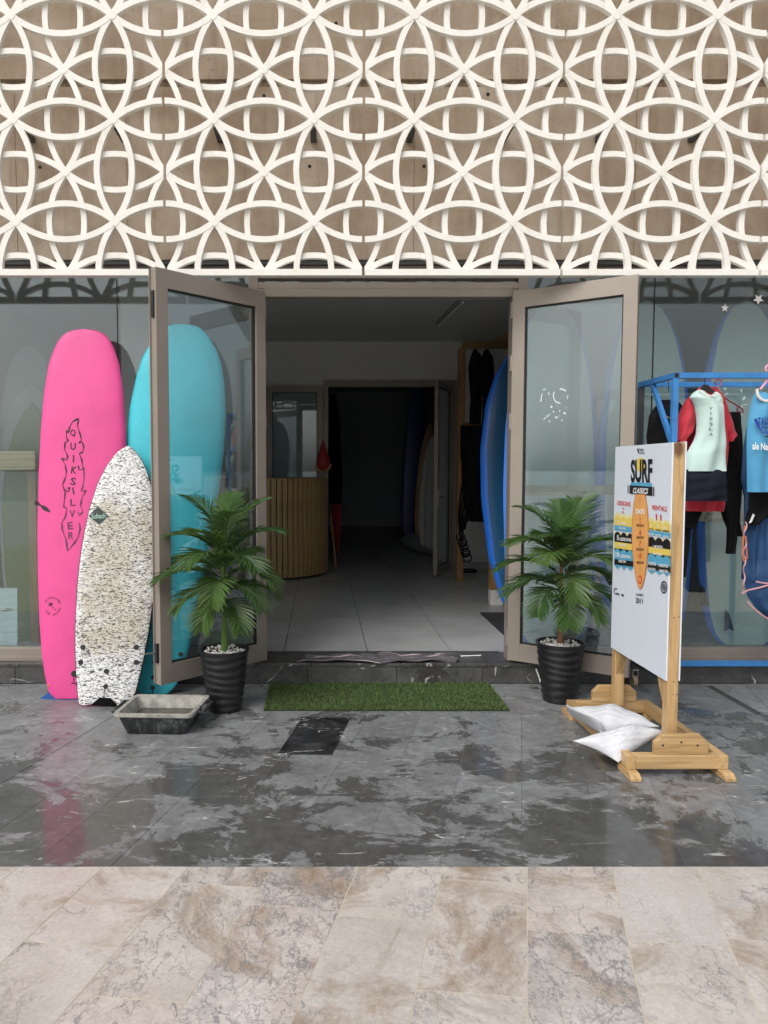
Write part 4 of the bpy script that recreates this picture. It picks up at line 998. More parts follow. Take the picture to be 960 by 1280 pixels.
ptext('CLASSICS', 792, 609.5, 811, 616.5, 'white_ink', 6, .03, 1.2, .3)
poly([(796, 561), (798, 561), (799.5, 565), (800, 567.5), (798, 566)], 'black_print', 2); ptext('TALBA', 798.5, 560.5, 805, 563.3, 'black_print', 2, .03, .3); ptext('CO', 800.5, 564.5, 806, 567.2, 'black_print', 2, .03, .3)
# waves of colour left and right of the printed board
def wave(u0, u1, va, vb, dv, teeth, amp, m, k):
    pts = []; N = 24
    for i in range(N + 1):
        s = i / N; pts.append((lerp(u0, u1, s), va + dv * s - amp * abs(math.sin(s * PI * teeth)) ** .8))
    for i in range(N + 1):
        s = 1 - i / N; pts.append((lerp(u0, u1, s), vb + dv * s))
    for i in range(N):
        poly([pts[i], pts[i+1], pts[2*N - i], pts[2*N + 1 - i]], m, k)
def band(u0, u1, base, dv, teeth):
    wave(u0, u1, base + 1, base + 13, dv, teeth, 4, 'pale_yellow', 1); wave(u0, u1, base + 4.5, base + 13, dv, teeth, 3.2, 'yellow_print', 2)
    wave(u0, u1, base + 13, base + 19.8, dv, teeth, 0, 'blue_print', 2)
    wave(u0, u1, base + 22, base + 25, dv, teeth, 0, 'pale_yellow', 1)
    wave(u0, u1, base + 25.5, base + 34, dv, teeth, 4.5, 'black_print', 2); wave(u0, u1, base + 34, base + 42, dv, teeth, 0, 'yellow_print', 3)
    wave(u0, u1, base + 42, base + 48, dv, teeth, 0, 'black_print', 2); wave(u0, u1, base + 46, base + 55.5, dv, teeth, 3.6, 'blue_print', 3)
    wave(u0, u1, base + 55.5, base + 62.5, dv, teeth, 0, 'black_print', 4); wave(u0, u1, base + 62.5, base + 63.5, dv, teeth, 0, 'blue_print', 3)
    for j in range(teeth):
        a, b = lerp(u0, u1, j / teeth), lerp(u0, u1, (j + 1) / teeth); va = base + 63.4 + dv * (j / teeth)
        poly([(a, va), (b, va + dv / teeth), ((a + b) / 2, va + 5)], 'blue_print', 3)
band(768.3, 792, 643, 3.2, 3); band(810, 838.5, 649, 4.2, 3)
def outline(k, grow=0): return [(801 + s_ * (interp([(0, 5.4), (.1, 7.6), (.25, 9.3), (.4, 10), (.55, 9.6), (.7, 8.2), (.85, 5.8), (.94, 3.4), (1, .6)], t) + grow), lerp(618, 735.5 + grow, t)) for s_, ts in ((-1, [i / 18 for i in range(19)]), (1, [1 - i / 18 for i in range(19)])) for t in ts]
def strip(o_, m, k):
    for i in range(18): poly([o_[i], o_[i+1], o_[36 - i], o_[37 - i]], m, k)
strip(outline(0, .8), 'orange_rim', 5); strip(outline(0), 'orange_print', 6)
poly([(800.7, 620), (801.1, 620), (801.1, 730), (800.7, 730)], 'orange_rim', 7)
ptext('DAYS', 796, 636, 806.5, 642.5, 'white_ink', 8, .04, .3)
for num, v in (('1', 647), ('4', 663), ('7', 676.5), ('10', 692)): ptext(num, (800.7 if num == '1' else 799.8) if len(num) == 1 else 799, v, (801.6 if num == '1' else 802.4) if len(num) == 1 else 803, v + 6, 'red_print', 8, .03)
for tx, v in (('150 DH', 655), ('250 DH', 670), ('350 DH', 685), ('450 DH', 701.5)): ptext(tx, 796.5, v, 805.5, v + 3.2, 'black_print', 8, .03, .4)
poly([(801 + 2.6 * math.cos(2*PI*k/12), 724.5 + 5.5 * math.sin(2*PI*k/12)) for k in range(12)], 'red_print', 8); poly([(801 + 1.5 * math.cos(2*PI*k/12), 724.5 + 3.4 * math.sin(2*PI*k/12)) for k in range(12)], 'orange_print', 9)
ptext('LESSONS', 772, 625.5, 788.5, 631, 'red_print', 4, .02, 2.2); ptext('RENTALS', 816, 631, 834, 637, 'red_print', 4, .02, 2.4)
for a in ((778.5, 634, 780.5, 637), (778, 638.5, 779.8, 643), (820, 642, 822, 651), (825.5, 643, 827.5, 651.5)): poly([(a[0], a[1]), (a[2], a[1] + 1), (a[2] - .4, a[3]), (a[0] + .4, a[3] - 1)], 'red_print', 4)
for tx, a in (('1', (773.4, 650, 774.3, 655)), ('LESSON', (776, 652, 784, 655.2)), ('5', (772, 669, 774.5, 675)), ('LESSONS', (775.5, 671.5, 790, 675.5)), ('10', (770.5, 690, 774.8, 696)), ('LESSONS', (776, 693, 789, 696.8)), ('150 DH', (774, 658.5, 783, 661.2)), ('700 DH', (774, 679.5, 783, 682.5)), ('1200 DH', (774, 699.5, 783, 702.8)),
    ('1', (814.3, 654, 815.3, 659)), ('5', (822, 655, 824.3, 660)), ('10', (830, 657, 834, 662)), ('1 MONTH', (817, 681, 829, 685)), ('2 MONTHS', (810.5, 702, 821, 706)), ('3 MONTHS', (824, 704.5, 836, 708.5)), ('900 DH', (817, 690.5, 828, 693.5)), ('80 DH', (811.5, 666, 818, 669)), ('350 DH', (820, 667.4, 827, 670.4)), ('600 DH', (829.5, 669, 836.5, 672)), ('1500 DH', (811, 709.2, 820, 712.4)), ('2000 DH', (825, 711.5, 836, 715))):
    ptext(tx, *a, 'white_ink', 7, .03, (a[2] - a[0]) * .12)
for a in ((812.5, 660.4, 818, 662), (820, 661.6, 827.5, 663.4), (829, 662.8, 837, 664.8)): poly([(a[0], a[1]), (a[2], a[1] + .7), (a[2], a[3]), (a[0], a[3] - .7)], 'black_print', 5)
ptext('CLASSICS', 795.2, 741.5, 804.8, 744.5, 'black_print', 3, .02, 1.0); ptext('2011', 795, 747, 804, 753.5, 'black_print', 3, .02, 1.4)
for r1, r0 in ((4.2, 3.2), (2.4, 1.6), (1.0, 0)):
    for k in range(16):
        a, b = 2*PI*k/16, 2*PI*(k+1)/16
        q = [(830.3 + rr_ * math.cos(t), 734 + rr_ * 1.9 * math.sin(t)) for rr_, t in ((r0, a), (r1, a), (r1, b), (r0, b))]
        poly(q if r0 else q[1:], 'black_print', 3)
for k in range(18):
    a, b = 2*PI*(k/18 * .8 + .1), 2*PI*((k+1)/18 * .8 + .1); poly([(770 + rr_ * math.cos(t), 739 + rr_ * 1.7 * math.sin(t)) for rr_, t in ((1.7, a), (2.4, a), (2.4, b), (1.7, b))], 'black_print', 3)
poly([(771, 741), (774.5, 742), (774.5, 744), (771, 743)], 'black_print', 3); poly([(777, 742.5), (780, 743.2), (780, 745.5), (777, 744.6)], 'black_print', 3)

# white sacks of ballast
def sack(label, C4, thick, seed):
    C4 = [Vector(c) for c in C4]; ctr = sum(C4, Vector()) / 4
    e = thing('ballast_sack', label, 'sack', (ctr.x, ctr.y, min(c.z for c in C4)), group='ballast sacks')
    rg = random.Random(seed); N = 26; off = Vector(e.location)
    nrm = (C4[1] - C4[0]).cross(C4[3] - C4[0]).normalized()
    if nrm.z < 0: nrm = -nrm
    ph = [rg.uniform(0, 6) for _ in range(6)]
    V = []; 
    for side in (1, -1):
        for i in range(N + 1):
            for j in range(N + 1):
                s, t = i / N, j / N
                p = C4[0]*(1-s)*(1-t) + C4[1]*s*(1-t) + C4[2]*s*t + C4[3]*(1-s)*t
                p = lerp(p, ctr, .16 * (math.sin(PI*s) < .3) * 0 + .10 * (abs(2*s-1)**3 * (1-abs(2*t-1)**2) + abs(2*t-1)**3 * (1-abs(2*s-1)**2)))
                bl = (math.sin(PI*s) * math.sin(PI*t)) ** .55
                wr = .009 * math.sin(9*s + 7*t + ph[0]) + .006 * abs(math.sin(17*t - 11*s + ph[1])) + .005 * abs(math.sin(25*s + 6*math.sin(4*t) + ph[2])) + .004 * abs(math.sin(31*t + 14*s*s + ph[3]))
                p = p + nrm * side * (thick * bl * (1 if side > 0 else .55) + wr * (bl if side > 0 else .3 * bl)) + nrm * (.002 * side)
                p.z = max(p.z, .012)
                V.append(p - off)
    n = N + 1; Fc = []
    for sd_ in (0, 1):
        o = sd_ * n * n
        for i in range(N):
            for j in range(N): Fc.append((o+i*n+j, o+(i+1)*n+j, o+(i+1)*n+j+1, o+i*n+j+1))
    rim = [(i, 0) for i in range(N)] + [(N, j) for j in range(N)] + [(i, N) for i in range(N, 0, -1)] + [(0, j) for j in range(N, 0, -1)]
    ids = [i * n + j for i, j in rim]
    for a, b in zip(ids, ids[1:] + ids[:1]): Fc.append((a, b, b + n*n, a + n*n))
    mb = MB(); mb.add(V, Fc); mb.build('sack_body', 'white_sack', e, smooth=True)
    return e
sk = sack('white ballast sack with its neck folded upwards on the sign stand base', [gnd(716, 884, .17), gnd(775, 886, .14), gnd(824, 908, .13), gnd(752, 917, .11)], .05, 1)
fa = [gnd(706, 879, .19), gnd(712, 884, .20), gnd(735, 893, .20), gnd(752, 897, .19), gnd(760, 914, .16)]
of = Vector(sk.location); V = []
for i, p in enumerate(fa):
    q = gnd(*((711, 893), (722, 899), (738, 908), (753, 918), (758, 919))[i], .10)
    for t in (0, .33, .66, 1): V.append(lerp(p, q, t) - of + Vector((0, -.012 * math.sin(PI * t), .004 * math.sin(i * 3 + t * 5))))
fo = MB().add(V, [(i*4+j, (i+1)*4+j, (i+1)*4+j+1, i*4+j+1) for i in range(4) for j in range(3)]).build('folded_neck', 'white_sack', sk, smooth=True, fix=False)
md = fo.modifiers.new('thick', 'SOLIDIFY'); md.thickness = .014; md.offset = 0
md = fo.modifiers.new('soft', 'SUBSURF'); md.levels = 2; md.render_levels = 2
sack('white ballast sack flattened over the front of the sign stand base', [gnd(716, 926, .12), gnd(788, 905, .17), gnd(834, 914, .16), gnd(773, 953, .05)], .05, 2)

# ------------------------------------------------------------------ clothes rack and what hangs on it
YF, YR = 4.46, 4.93
xk = at(844, 470, YF).x; ztop = at(844, 469.5, YF).z
XE = xk + 1.15
rk = thing('clothes_rack', 'blue painted square steel clothes rack on casters by the window', 'clothes rack', (xk, YF, 0))
K_ = lambda mb, nm, m, **k: mb.build(nm, m, rk, loc=(-xk, -YF, 0), **k)
bt = .034; h2 = bt / 2
K_(MB().box(xk - h2, xk + h2, YF - h2, YF + h2, .13, ztop - h2 - .001), 'post', 'blue_paint', bevel=.002)
K_(MB().box(XE - h2, XE + h2, YF - h2, YF + h2, .13, ztop - h2 - .001), 'post', 'blue_paint', bevel=.002)
K_(MB().box(xk - h2, xk + h2, YR - h2, YR + h2, .13, ztop - h2 - .001), 'post', 'dark_steel', bevel=.002)
K_(MB().box(XE - h2, XE + h2, YR - h2, YR + h2, .13, ztop - h2 - .001), 'post', 'blue_paint', bevel=.002)
K_(MB().box(xk + h2 + .001, XE - h2 - .001, YF - h2, YF + h2, ztop - h2, ztop + h2), 'top_bar', 'blue_paint', bevel=.002)
K_(MB().box(xk + h2 + .001, XE - h2 - .001, YR - h2, YR + h2, ztop - h2, ztop + h2), 'top_bar', 'blue_paint', bevel=.002)
K_(MB().box(xk - h2, xk + h2, YF - h2 - .001, YR + h2, ztop - h2, ztop + h2), 'side_bar', 'blue_paint', bevel=.002)
K_(MB().box(XE - h2, XE + h2, YF - h2 - .001, YR + h2, ztop - h2, ztop + h2), 'side_bar', 'blue_paint', bevel=.002)
K_(MB().box(xk - h2 + .004, xk + h2 - .004, YF - h2 - .003, YF - h2 - .0012, ztop - h2 + .004, ztop + h2 - .004), 'end_cap', 'gasket')
zl = at(920, 829, YR).z
K_(MB().box(xk + h2, XE - h2, YR - h2 - .004, YR + h2 - .004, zl - h2, zl + h2), 'lower_bar', 'blue_paint', bevel=.002)
K_(MB().box(xk - h2 + .002, xk + h2 - .002, YF + h2, YR - h2, .16, .19), 'lower_bar', 'dark_steel', bevel=.002)
K_(MB().beam((xk, YF + .30, ztop - h2), (xk, YF + .012, ztop - .42), .024, .03), 'brace', 'blue_paint')
for x, y in ((xk, YF), (XE, YF), (xk, YR), (XE, YR)):
    c = K_(MB().box(x - .02, x + .02, y - .03, y + .03, .118, .129).box(x - .021, x - .017, y - .02, y + .025, .05, .118).box(x + .017, x + .021, y - .02, y + .025, .05, .118), 'caster_fork', 'steel')
    MB().tube([(x - .014, y, .041), (x + .014, y, .041)], .040, 18).build('wheel', 'orange_rubber' if y == YF else 'tan_plastic', c, smooth=True)

def cloth(rows, Y, depth, folds=2.0, fam=.012, seed=0, nx=20, sub_=5, tilt=0.0, fade_top=True):
    """rows: (v, uL, uR) from top to bottom in the photograph, at distance Y -> closed soft shape"""
    rg = random.Random(seed); ph = [rg.uniform(0, 6) for _ in range(5)]
    fine = []
    for a, b in zip(rows, rows[1:]):
        for k in range(sub_): t = k / sub_; fine.append(tuple(lerp(x, y, t) for x, y in zip(a, b)))
    fine.append(rows[-1]); n = len(fine); rings = []
    for i, (v, ul, ur) in enumerate(fine):
        t = i / (n - 1); ring = []
        pl_, pr_ = at(ul, v, Y), at(ur, v, Y)
        dd = depth * (.45 + .55 * min(1, t * 4))
        for sgn in (-1, 1):
            for k in range(nx + 1):
                s = k / nx if sgn < 0 else 1 - k / nx
                if sgn > 0 and k in (0, nx): continue
                p = lerp(pl_, pr_, s)
                bulge = (4 * s * (1 - s)) ** .45
                f = fam * (.3 + .9 * t) * (math.sin(folds * 2 * PI * s + ph[0] + 1.3 * math.sin(t * 4 + ph[1])) + .5 * math.sin(folds * 4.3 * PI * s + ph[2] + t * 3)) + fam * .35 * math.sin(t * 19 + s * 5 + ph[3])
                ring.append(Vector((p.x, Y + sgn * dd * bulge + f * (1 if 0 < s < 1 else .4) + tilt * (s - .5), p.z)))
        rings.append(ring)
    return MB().loft(rings)
def hang(name, label, cat, u, v, Y, group='clothes on the blue rack'):
    p = at(u, v, Y); e = thing(name, label, cat, p, group=group); return e, (-p.x, -p.y, -p.z)
def hook(mb, top, r=.014):                            # hanger hook over a bar
    return mb.tube([Vector(top) + Vector((0, .0, -.07)), Vector(top) + Vector((0, 0, -.02))] + [Vector(top) + Vector((0, r * (1 - math.cos(a)) * 1.3, r * math.sin(a) - .012 + .02)) for a in (0, .5, 1.0, 1.6, 2.2, 2.8)], .0028, 6)
# black wetsuit at the end of the rack
e, l = hang('wetsuit', 'black wetsuit with tan neckline at the rack end behind the sign', 'wetsuit', 838, 480, 4.74)
cloth([(500, 826, 846), (507, 820, 852), (520, 811, 862), (545, 808, 866), (600, 812, 864), (660, 816, 862), (720, 818, 856)], 4.74, .05, 1.5, .012, 3).build('suit_body', 'black_neoprene', e, smooth=True, loc=l)
MB().tube([at(u, v, 4.685) for u, v in ((823, 505), (826, 513), (833, 521), (842, 524), (849, 521), (852, 512))], .006, 6).build('neckline', 'gold', e, smooth=True, loc=l)
hook(MB(), at(836, 476, 4.76)).build('hanger', 'black_plastic', e, smooth=True, loc=l)
# black long trousers further back
e, l = hang('wetsuit_trousers', 'long black wetsuit legs hanging behind the mint vest', 'wetsuit', 915, 480, 4.80)
cloth([(515, 900, 926), (540, 899, 927), (590, 898, 928), (625, 899, 927), (650, 905, 926), (670, 915, 926)], 4.80, .04, 1.2, .010, 4).build('leg', 'black_neoprene', e, smooth=True, loc=l)
cloth([(600, 898, 920), (625, 902, 921), (650, 908, 921), (675, 909, 920), (692, 907, 918)], 4.76, .03, 1.0, .006, 5).build('leg', 'black_neoprene', e, smooth=True, loc=l)
# red wire hanger and red shirt
e, l = hang('rash_shirt', 'red short sleeved rash shirt under the mint vest', 'shirt', 885, 470, 4.60)
mb = cloth([(484, 874, 896), (490, 869, 901), (500, 862, 905), (520, 858, 908), (560, 857, 909), (600, 857, 906), (622, 857, 905), (639, 858, 903)], 4.60, .045, 2.0, .014, 6); mb.build('shirt_body', 'red_cloth', e, smooth=True, loc=l)
cloth([(495, 862, 872), (503, 855, 872), (515, 850, 872), (528, 845, 870), (540, 841, 866), (550, 838, 858), (556, 843, 853)], 4.54, .045, 1.0, .010, 7).build('sleeve', 'red_cloth', e, smooth=True, loc=l)
cloth([(497, 898, 905), (508, 898, 909), (525, 900, 915), (538, 903, 919), (545, 905, 922), (552, 908, 914)], 4.62, .035, 1.0, .008, 8).build('sleeve', 'red_cloth', e, smooth=True, loc=l)
MB().tube([at(u, v, 4.62) for u, v in ((895, 481), (893, 477), (897, 474), (902, 476), (901, 481), (897, 484), (893, 489), (905, 497), (918, 505), (928, 511), (929, 515), (925, 516), (921, 513), (922, 509)) ], .0045, 6).build('hanger', 'red_plastic', e, smooth=True, loc=l)
MB().tube([at(u, v, 4.62) for u, v in ((893, 489), (883, 494), (872, 500))], .0045, 6).build('hanger', 'red_plastic', e, smooth=True, loc=l)
# mint vest with navy hem
e, l = hang('neoprene_vest', 'mint sleeveless neoprene vest with navy hem and vertical lettering', 'vest', 884, 470, 4.47)
vest = [(487.5, 872, 876), (490, 868, 880), (493, 865, 884), (497, 862.5, 896), (502, 866, 902), (508, 869, 904), (519, 871.5, 905), (531, 872, 906), (543, 870.5, 907), (552, 867, 907.5), (560, 862.5, 907.5), (567, 858.5, 907.5), (578, 857, 907.5), (589, 856.5, 907.5)]
cloth(vest, 4.47, .05, 1.1, .010, 9, sub_=3).build('vest_front', 'mint', e, smooth=True, loc=l)
cloth([(490, 893, 896), (494, 890, 900), (499, 886, 903), (503, 884, 904)], 4.47, .03, .6, .002, 10).build('shoulder_strap', 'mint', e, smooth=True, loc=l)
cloth([(587, 856.3, 907.8), (600, 855.8, 908), (615, 855.4, 908.5), (626, 855, 909)], 4.465, .062, 1.1, .010, 9).build('hem_band', 'navy', e, smooth=True, loc=l)
MB().tube([at(u, v, 4.425) for u, v in ((873.5, 487.5), (878, 492), (884, 495), (890, 495), (896, 491))], .0045, 6).build('neck_binding', 'cream', e, smooth=True, loc=l)
for i, ch in enumerate('VISSLA'):
    u, v = lerp(888.5, 889, i / 5), lerp(510.5, 543, i / 5)
    def fn(a, b, u=u, v=v, ch=ch): w_ = .5 if ch == 'I' else 2.1; p = at(u - w_ + 2 * w_ * a, v + 1.9 - 3.8 * b, 4.395); return p
    text('lettering', ch, fn, 'black_print', e, .01).location = l
hk = MB(); pk_ = at(880, 478, YF)
hk.tube([at(u, v, 4.46) for u, v in ((879, 462), (877, 466), (878, 470), (881, 474), (881, 482))], .0028, 6)
hk.loft([[at(u, v, 4.46) + Vector((0, d, 0)) for u, v in ((874, 490), (879, 481), (884, 481), (893, 490), (889, 492), (881, 488), (876, 493))] for d in (-.008, .008)])
hk.build('hanger', 'black_plastic', e, smooth=False, loc=l)
# black shorts with drawstring
e, l = hang('board_shorts', 'black shorts with loose drawstring below the red shirt hem', 'shorts', 872, 630, 4.68)
cloth([(560, 850, 880), (630, 848, 880), (642, 846, 876), (652, 845, 872), (660, 845, 870)], 4.68, .04, 1.5, .01, 11).build('shorts_body', 'black_neoprene', e, smooth=True, loc=l)
for du in (0, 3): MB().tube([at(884 + du, 636, 4.58), at(883 + du, 643, 4.57), at(881 + du, 649 - du, 4.57)], .003, 5).build('drawstring', 'black_plastic', e, loc=l)
# light blue jersey
e, l = hang('jersey', 'light blue sleeveless jersey with white collar and dark lettering', 'jersey', 958, 470, 4.47)
cloth([(490, 945, 950), (494, 942, 975), (500, 940, 978), (510, 938, 979), (525, 935, 981), (540, 933.5, 983), (560, 933, 984), (585, 933, 984), (615, 933.5, 983)], 4.47, .045, 1.3, .009, 12, sub_=4).build('jersey_body', 'sky_cloth', e, smooth=True, loc=l)
MB().tube([at(u, v, 4.425) for u, v in ((946, 486), (947, 494), (951, 499), (957, 501.5), (963, 500), (968, 495), (970, 487))], .009, 8).build('collar', 'cream', e, smooth=True, loc=l)
def jt(body, u0, v0, u1, v1, m, b=.02, sl=0):
    def fn(a, c): return at(lerp(u0, u1, a), lerp(v1, v0, c) - sl * a, 4.403)
    text('lettering', body, fn, m, e, b).location = l
jt('TALBA', 947, 522, 968, 532, 'deep_blue_ink', .03, 2); jt('CO', 951, 533, 961, 542, 'deep_blue_ink', .03)
jt('ale National', 940.5, 553, 976, 562, 'white_ink', .02, -1.5)
MB().prism([at(u, v, 4.403) for u, v in ((942, 524), (946, 523), (949, 530), (951, 538), (946, 533))], (0, -.001, 0)).build('emblem', 'deep_blue_ink', e, loc=l)
MB().prism([at(u, v, 4.403) for u, v in ((955, 546), (962, 543), (970, 543), (963, 547))], (0, -.001, 0)).build('emblem', 'black_print', e, loc=l)
MB().tube([at(u, v, 4.46) for u, v in ((958, 464), (957, 459), (960, 456), (964, 458), (964, 466), (960, 474), (955, 481), (950, 487))], .007, 6).build('hanger', 'pink_plastic', e, smooth=True, loc=l)
MB().tube([at(u, v, 4.46) for u, v in ((960, 474), (966, 482), (972, 490))], .007, 6).build('hanger', 'pink_plastic', e, smooth=True, loc=l)
# navy suit with pink seams behind the jersey
e, l = hang('wetsuit', 'navy wetsuit with pink seams hanging behind the light blue jersey', 'wetsuit', 950, 480, 4.64)
cloth([(500, 940, 980), (560, 929, 990), (600, 926, 992), (620, 932, 990), (660, 930, 985), (700, 928, 984), (724, 926.5, 984)], 4.66, .05, 2.2, .018, 13).build('suit_body', 'navy_neoprene', e, smooth=True, loc=l)
cloth([(700, 932, 985), (716, 929, 986), (730, 931, 986), (745, 934, 986), (760, 945, 986), (772, 958, 986)], 4.62, .03, 1.6, .010, 14).build('leg', 'navy_neoprene', e, smooth=True, loc=l)
cloth([(605, 935, 985), (620, 936, 985), (635, 936, 975), (650, 933, 955), (656, 932, 946)], 4.60, .03, 1.3, .010, 15).build('sleeve', 'black_neoprene', e, smooth=True, loc=l)
for pts in (((927, 743), (934, 738), (948, 735), (962, 731)), ((934, 752), (940, 759), (950, 767), (962, 775)), ((945, 727), (955, 729), (966, 730))):
    MB().tube([at(u, v, 4.575) for u, v in pts], .0055, 6).build('seam', 'pink_trim', e, smooth=True, loc=l)
e, l = hang('leash', 'coiled red leg leash dangling from the navy wetsuit', 'leash', 931, 650, 4.55)
pts = []
for i in range(40):
    t = i / 39; pts.append(at(931.5 + 2.2 * math.sin(t * 26) * (1 - t * .6) - 2.5 * t * t, 652 + 90 * t, 4.55 + .012 * math.cos(t * 26)))
MB().tube(pts, .0042, 6).build('cord', 'pink_trim', e, smooth=True, loc=l)
MB().tube([at(u, v, 4.55) for u, v in ((931, 657), (929, 675), (928, 692), (930, 702), (934, 698), (933, 684), (932, 670))], .005, 6).build('cord', 'orange_rim', e, smooth=True, loc=l)
MB().prism([at(u, v, 4.56) for u, v in ((936, 654), (939, 653), (943, 644), (941, 642))], (0, -.004, 0)).build('tag', 'white_ink', e, loc=l)

# floor channel and small things by the step
a, b = gnd(886, 858), gnd(948, 893)
ch = thing('drain_channel', 'narrow dark drain channel in the paving under the clothes rack', 'drain', (b.x, b.y, 0))
MB().beam((0, 0, .003), (a.x - b.x, a.y - b.y, .003), .035, .004).build('channel', 'drain_metal', ch)
for k in (-1, 1): MB().beam((.016 * k, 0, .005), (a.x - b.x + .016 * k, a.y - b.y, .005), .004, .006).build('edge', 'steel', ch)
tag(MB().tube([gnd(632, 826, .11) + Vector((0, 0, .0)), (at(670, 834, 4.985).x, 4.985, .11), (at(674, 846, 4.985).x, 4.985, .05), (at(676, 856, 4.98).x, 4.975, .006)][1:], .006, 6).build('cable', 'white_ink', smooth=True), 'short white cable down the step face beside the right pot', 'cable')

# ------------------------------------------------------------------ inside the shop
# curved slatted counter
cc_ = Vector((-.70, 9.52, ZF)); rc = at(408, 660, 9.52).x - cc_.x; hc = at(380, 598, 9.0).z - ZF
ct = thing('slatted_counter', 'curved shop counter clad in upright timber slats', 'counter', cc_)
ns = 34
sm = None
for k in range(ns):
    a = R(-170) + R(172) * k / (ns - 1)
    if sm is None: o = MB().box(-.029, .029, -.014, .014, .03, hc).build('slat', 'slat_wood', ct, bevel=.002); sm = o.data
    else: o = link('slat', sm, None, ct)
    o.location = (rc * math.cos(a), rc * math.sin(a), 0); o.rotation_euler = (0, 0, a + PI / 2)
MB().loft([[((rc - .03) * math.cos(a), (rc - .03) * math.sin(a), z) for a in [R(-172) + R(176) * i / 24 for i in range(25)]] + [] for z in (.02, hc - .03)], caps=True).build('core', 'black_plastic', ct)
for z in (.14, hc * .42, hc * .86):
    MB().tube([((rc - .012) * math.cos(a), (rc - .012) * math.sin(a), z) for a in [R(-172) + R(176) * i / 24 for i in range(25)]], .014, 6).build('band', 'gasket', ct)
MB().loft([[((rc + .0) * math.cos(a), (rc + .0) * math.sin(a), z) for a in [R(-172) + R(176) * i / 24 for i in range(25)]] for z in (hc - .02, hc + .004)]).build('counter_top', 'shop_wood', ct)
# red hanging pouch
p = at(404, 572, 9.5)
rb = thing('hanging_pouch', 'small red drop shaped pouch with yellow trim hung by the inner door', 'pouch', p)
k = 9.5 / F
MB().lathe([(.002, 22*k), (.02, 18*k), (.045, 10*k), (.075, 3*k), (.095, -6*k), (.085, -12*k), (.05, -16*k), (.004, -17*k)], 16).build('pouch_body', 'red_bag', rb, smooth=True)
MB().tube([(.10 * math.cos(a), -.03, -6*k + .115 * math.sin(a)) for a in [R(190 + 160 * i / 12) for i in range(13)]], .016, 8).build('trim', 'gold', rb, smooth=True)
# tube lamp on the ceiling (off)
p0, p1 = gnd(548, 405, CZ - .03), gnd(579, 375, CZ - .03)
lt = thing('tube_lamp', 'unlit fluorescent tube lamp on the shop ceiling', 'lamp', ((p0.x + p1.x)/2, (p0.y + p1.y)/2, CZ))
c = lt.location
MB().beam(p0 - c + Vector((0, 0, .01)), p1 - c + Vector((0, 0, .01)), .06, .035).build('housing', 'grey_board', lt, bevel=.004)
MB().tube([p0 - c + Vector((0, 0, -.022)), p1 - c + Vector((0, 0, -.022))], .014, 10).build('tube', 'white_ink', lt, smooth=True)
# timber garment frame along the right wall
gx, gy0, gy1 = at(577, 500, 8.7).x, 7.2, 8.7
gz = at(577, 427, 8.7).z
gf = thing('garment_frame', 'pine frame rack for wetsuits along the right inside wall', 'rack', (gx, 8.7, ZF))
G = lambda mb, nm, m, **k: mb.build(nm, m, gf, loc=(-gx, -8.7, -ZF), **k)
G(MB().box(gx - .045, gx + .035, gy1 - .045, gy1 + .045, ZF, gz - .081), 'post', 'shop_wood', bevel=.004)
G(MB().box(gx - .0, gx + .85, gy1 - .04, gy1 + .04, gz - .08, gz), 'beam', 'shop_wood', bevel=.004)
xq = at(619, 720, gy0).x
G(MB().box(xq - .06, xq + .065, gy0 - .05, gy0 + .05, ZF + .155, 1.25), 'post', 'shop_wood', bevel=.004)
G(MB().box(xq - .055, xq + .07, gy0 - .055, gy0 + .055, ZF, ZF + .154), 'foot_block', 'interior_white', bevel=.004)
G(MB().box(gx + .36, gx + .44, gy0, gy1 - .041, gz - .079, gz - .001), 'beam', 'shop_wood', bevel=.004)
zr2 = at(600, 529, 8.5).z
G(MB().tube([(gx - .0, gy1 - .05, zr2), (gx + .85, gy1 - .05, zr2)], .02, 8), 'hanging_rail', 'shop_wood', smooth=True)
def hung(label, rows, Y, seed, m='black_neoprene', depth=.06):
    p = at((rows[0][1] + rows[0][2]) / 2, rows[0][0], Y); e = thing('wetsuit', label, 'wetsuit', p, group='black wetsuits on the inside rack')
    cloth(rows, Y, depth, 1.6, .02, seed).build('suit_body', m, e, smooth=True, loc=(-p.x, -p.y, -p.z))
hung('black wetsuit on the upper level of the inside rack, beside the pine post', [(437, 592, 596), (446, 588, 602), (460, 585, 603), (480, 587, 603), (500, 588, 602), (530, 587, 601)], 8.3, 21)
hung('black wetsuit on the upper level of the inside rack, against the blue board', [(437, 606, 610), (446, 602, 616), (470, 601, 618), (500, 603, 617), (530, 602, 616)], 8.2, 22)
hung('black wetsuit on the lower level of the inside rack', [(532, 585, 610), (550, 580, 612), (580, 577, 612), (610, 577, 612), (640, 582, 612), (652, 588, 610)], 8.4, 23)
p = at(580, 535, 8.35); e = thing('leash_bundle', 'bundle of dark board leashes dangling from the inside rack', 'leash', p)
for k in range(6):
    pts = [at(584 - 1.5*k + 3 * math.sin(t * 9 + k) * (t > .2), 532 + t * (120 + 10*k), 8.35 + .01*k) - p for t in [i / 24 for i in range(25)]]
    MB().tube(pts, .012, 6).build('leash', 'black_neoprene', e, smooth=True)
for k in range(5): 
    MB().tube([at(580 + 5*math.cos(a) + 2*k - 4, 672 + 7*k*.9 + 5*math.sin(a), 8.33 + .012*k) - p for a in [2*PI*i/12 for i in range(12)]], .012, 6, closed=True).build('coil', 'black_neoprene' if k % 2 else 'black_rubber', e, smooth=True)
p = gnd(581, 713, ZF)
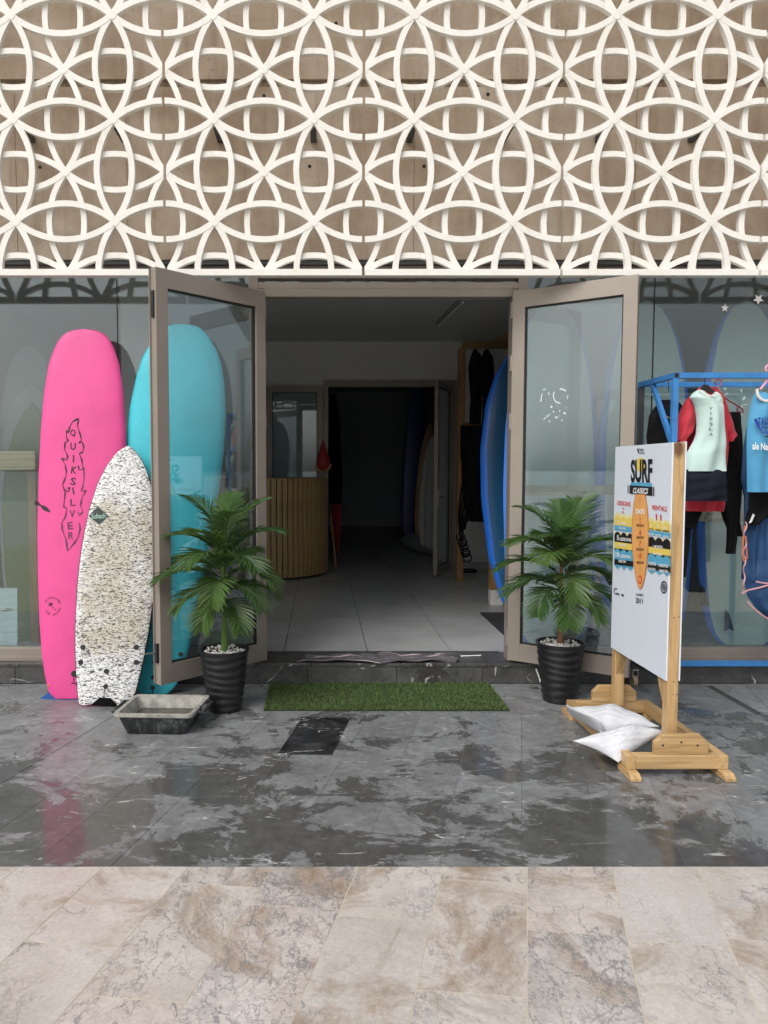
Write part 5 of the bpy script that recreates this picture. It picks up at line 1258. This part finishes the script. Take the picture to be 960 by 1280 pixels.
tag(MB().tube([(.13*math.cos(a), .13*math.sin(a), 0) for a in [2*PI*i/16 for i in range(16)]], .012, 6, closed=True).build('coiled_leash', 'black_neoprene', smooth=True, loc=(p.x, p.y - .1, ZF + .0125)), 'coil of black leash lying on the shop floor', 'leash')
# big blue board inside the doorway
pB = at(660, 700, 6.4)
Board('large bright blue board leaning inside the doorway', (pB.x, 6.35, ZF), R(2), R(-1.5), [(0, .10), (.03, .17), (.10, .26), (.25, .35), (.45, .40), (.62, .40), (.78, .35), (.88, .27), (.95, .17), (.985, .08), (1, .01)], .12, 'blue_board', 'blue_rail', px=False, L=at(640, 432, 6.5).z - ZF, rocker=.02, rail_x=.88)
q = [gnd(u, v, ZF) for u, v in ((600, 767), (640, 767), (652, 806), (628, 793))]
tag(MB().prism([(p.x, p.y, ZF + .001) for p in q], (0, 0, .012)).build('rubber_mat', 'black_rubber'), 'black rubber mat on the shop floor by the right jamb', 'mat')
# the dark back room
def bboard(label, u, vt, Y, hw_, m, roll=0, th=.07):
    p = at(u, 660, Y); Board(label, (p.x, Y, ZF + .16), R(2), roll, [(0, hw_*.5), (.04, hw_*.7), (.2, hw_*.95), (.45, hw_), (.7, hw_*.9), (.85, hw_*.65), (.94, hw_*.38), (1, .01)], th, m, m, px=False, L=at(u, vt, Y).z - ZF - .16, rocker=.02)
bboard('dark blue board upright in the back room', 512, 470, 12.6, .19, 'dark_blue_board', R(3))
bboard('brown tipped cream board in the back room stack', 527, 528, 11.8, .16, 'wood_board', R(4))
bboard('cream board in the back room stack', 533, 545, 11.3, .15, 'cream_board', R(3))
bboard('pale board behind the ajar inner door', 541, 535, 10.9, .15, 'grey_board', R(2))
p0 = gnd(520, 690, ZF + .1); bgx = thing('padded_board_bag', 'pale padded bag lying on the back room floor', 'bag', (at(530, 690, 11.6).x, 11.6, ZF))
rings = []
for i in range(15):
    t = i / 14; r = .17 * (math.sin(PI * min(.97, max(.03, t))) ** .35)
    rings.append([(-.25 + 1.1 * t * .6 + r*math.cos(2*PI*k/14)*.8, .6 - 1.5 * t, .17 + r * math.sin(2*PI*k/14)) for k in range(14)])
MB().loft(rings).build('bag_body', 'grey_board', bgx, smooth=True)
e = thing('wetsuit', 'black wetsuits bunched on the left side of the back room', 'wetsuit', at(417, 492, 11.2)); p = e.location
cloth([(492, 412, 420), (520, 411, 424), (560, 410, 426), (600, 410, 428), (630, 411, 427)], 11.2, .12, 1.6, .03, 31).build('suit_body', 'black_neoprene', e, smooth=True, loc=-p)
e = thing('red_garment', 'dark red garment hanging low in the back room', 'garment', at(419, 625, 11.3)); p = e.location
cloth([(622, 414, 426), (640, 414, 427), (665, 416, 426), (692, 418, 424)], 11.3, .1, 1.5, .03, 32, ).build('cloth', 'red_cloth', e, smooth=True, loc=-p)
a, b = gnd(420, 712, ZF), at(413, 640, 10.3)
tag(MB().tube([Vector((a.x, a.y, ZF + .012)) - a, b - a], .014, 8).build('wooden_pole', 'slat_wood', smooth=True, loc=a), 'thin wooden pole propped beside the inner door', 'pole')
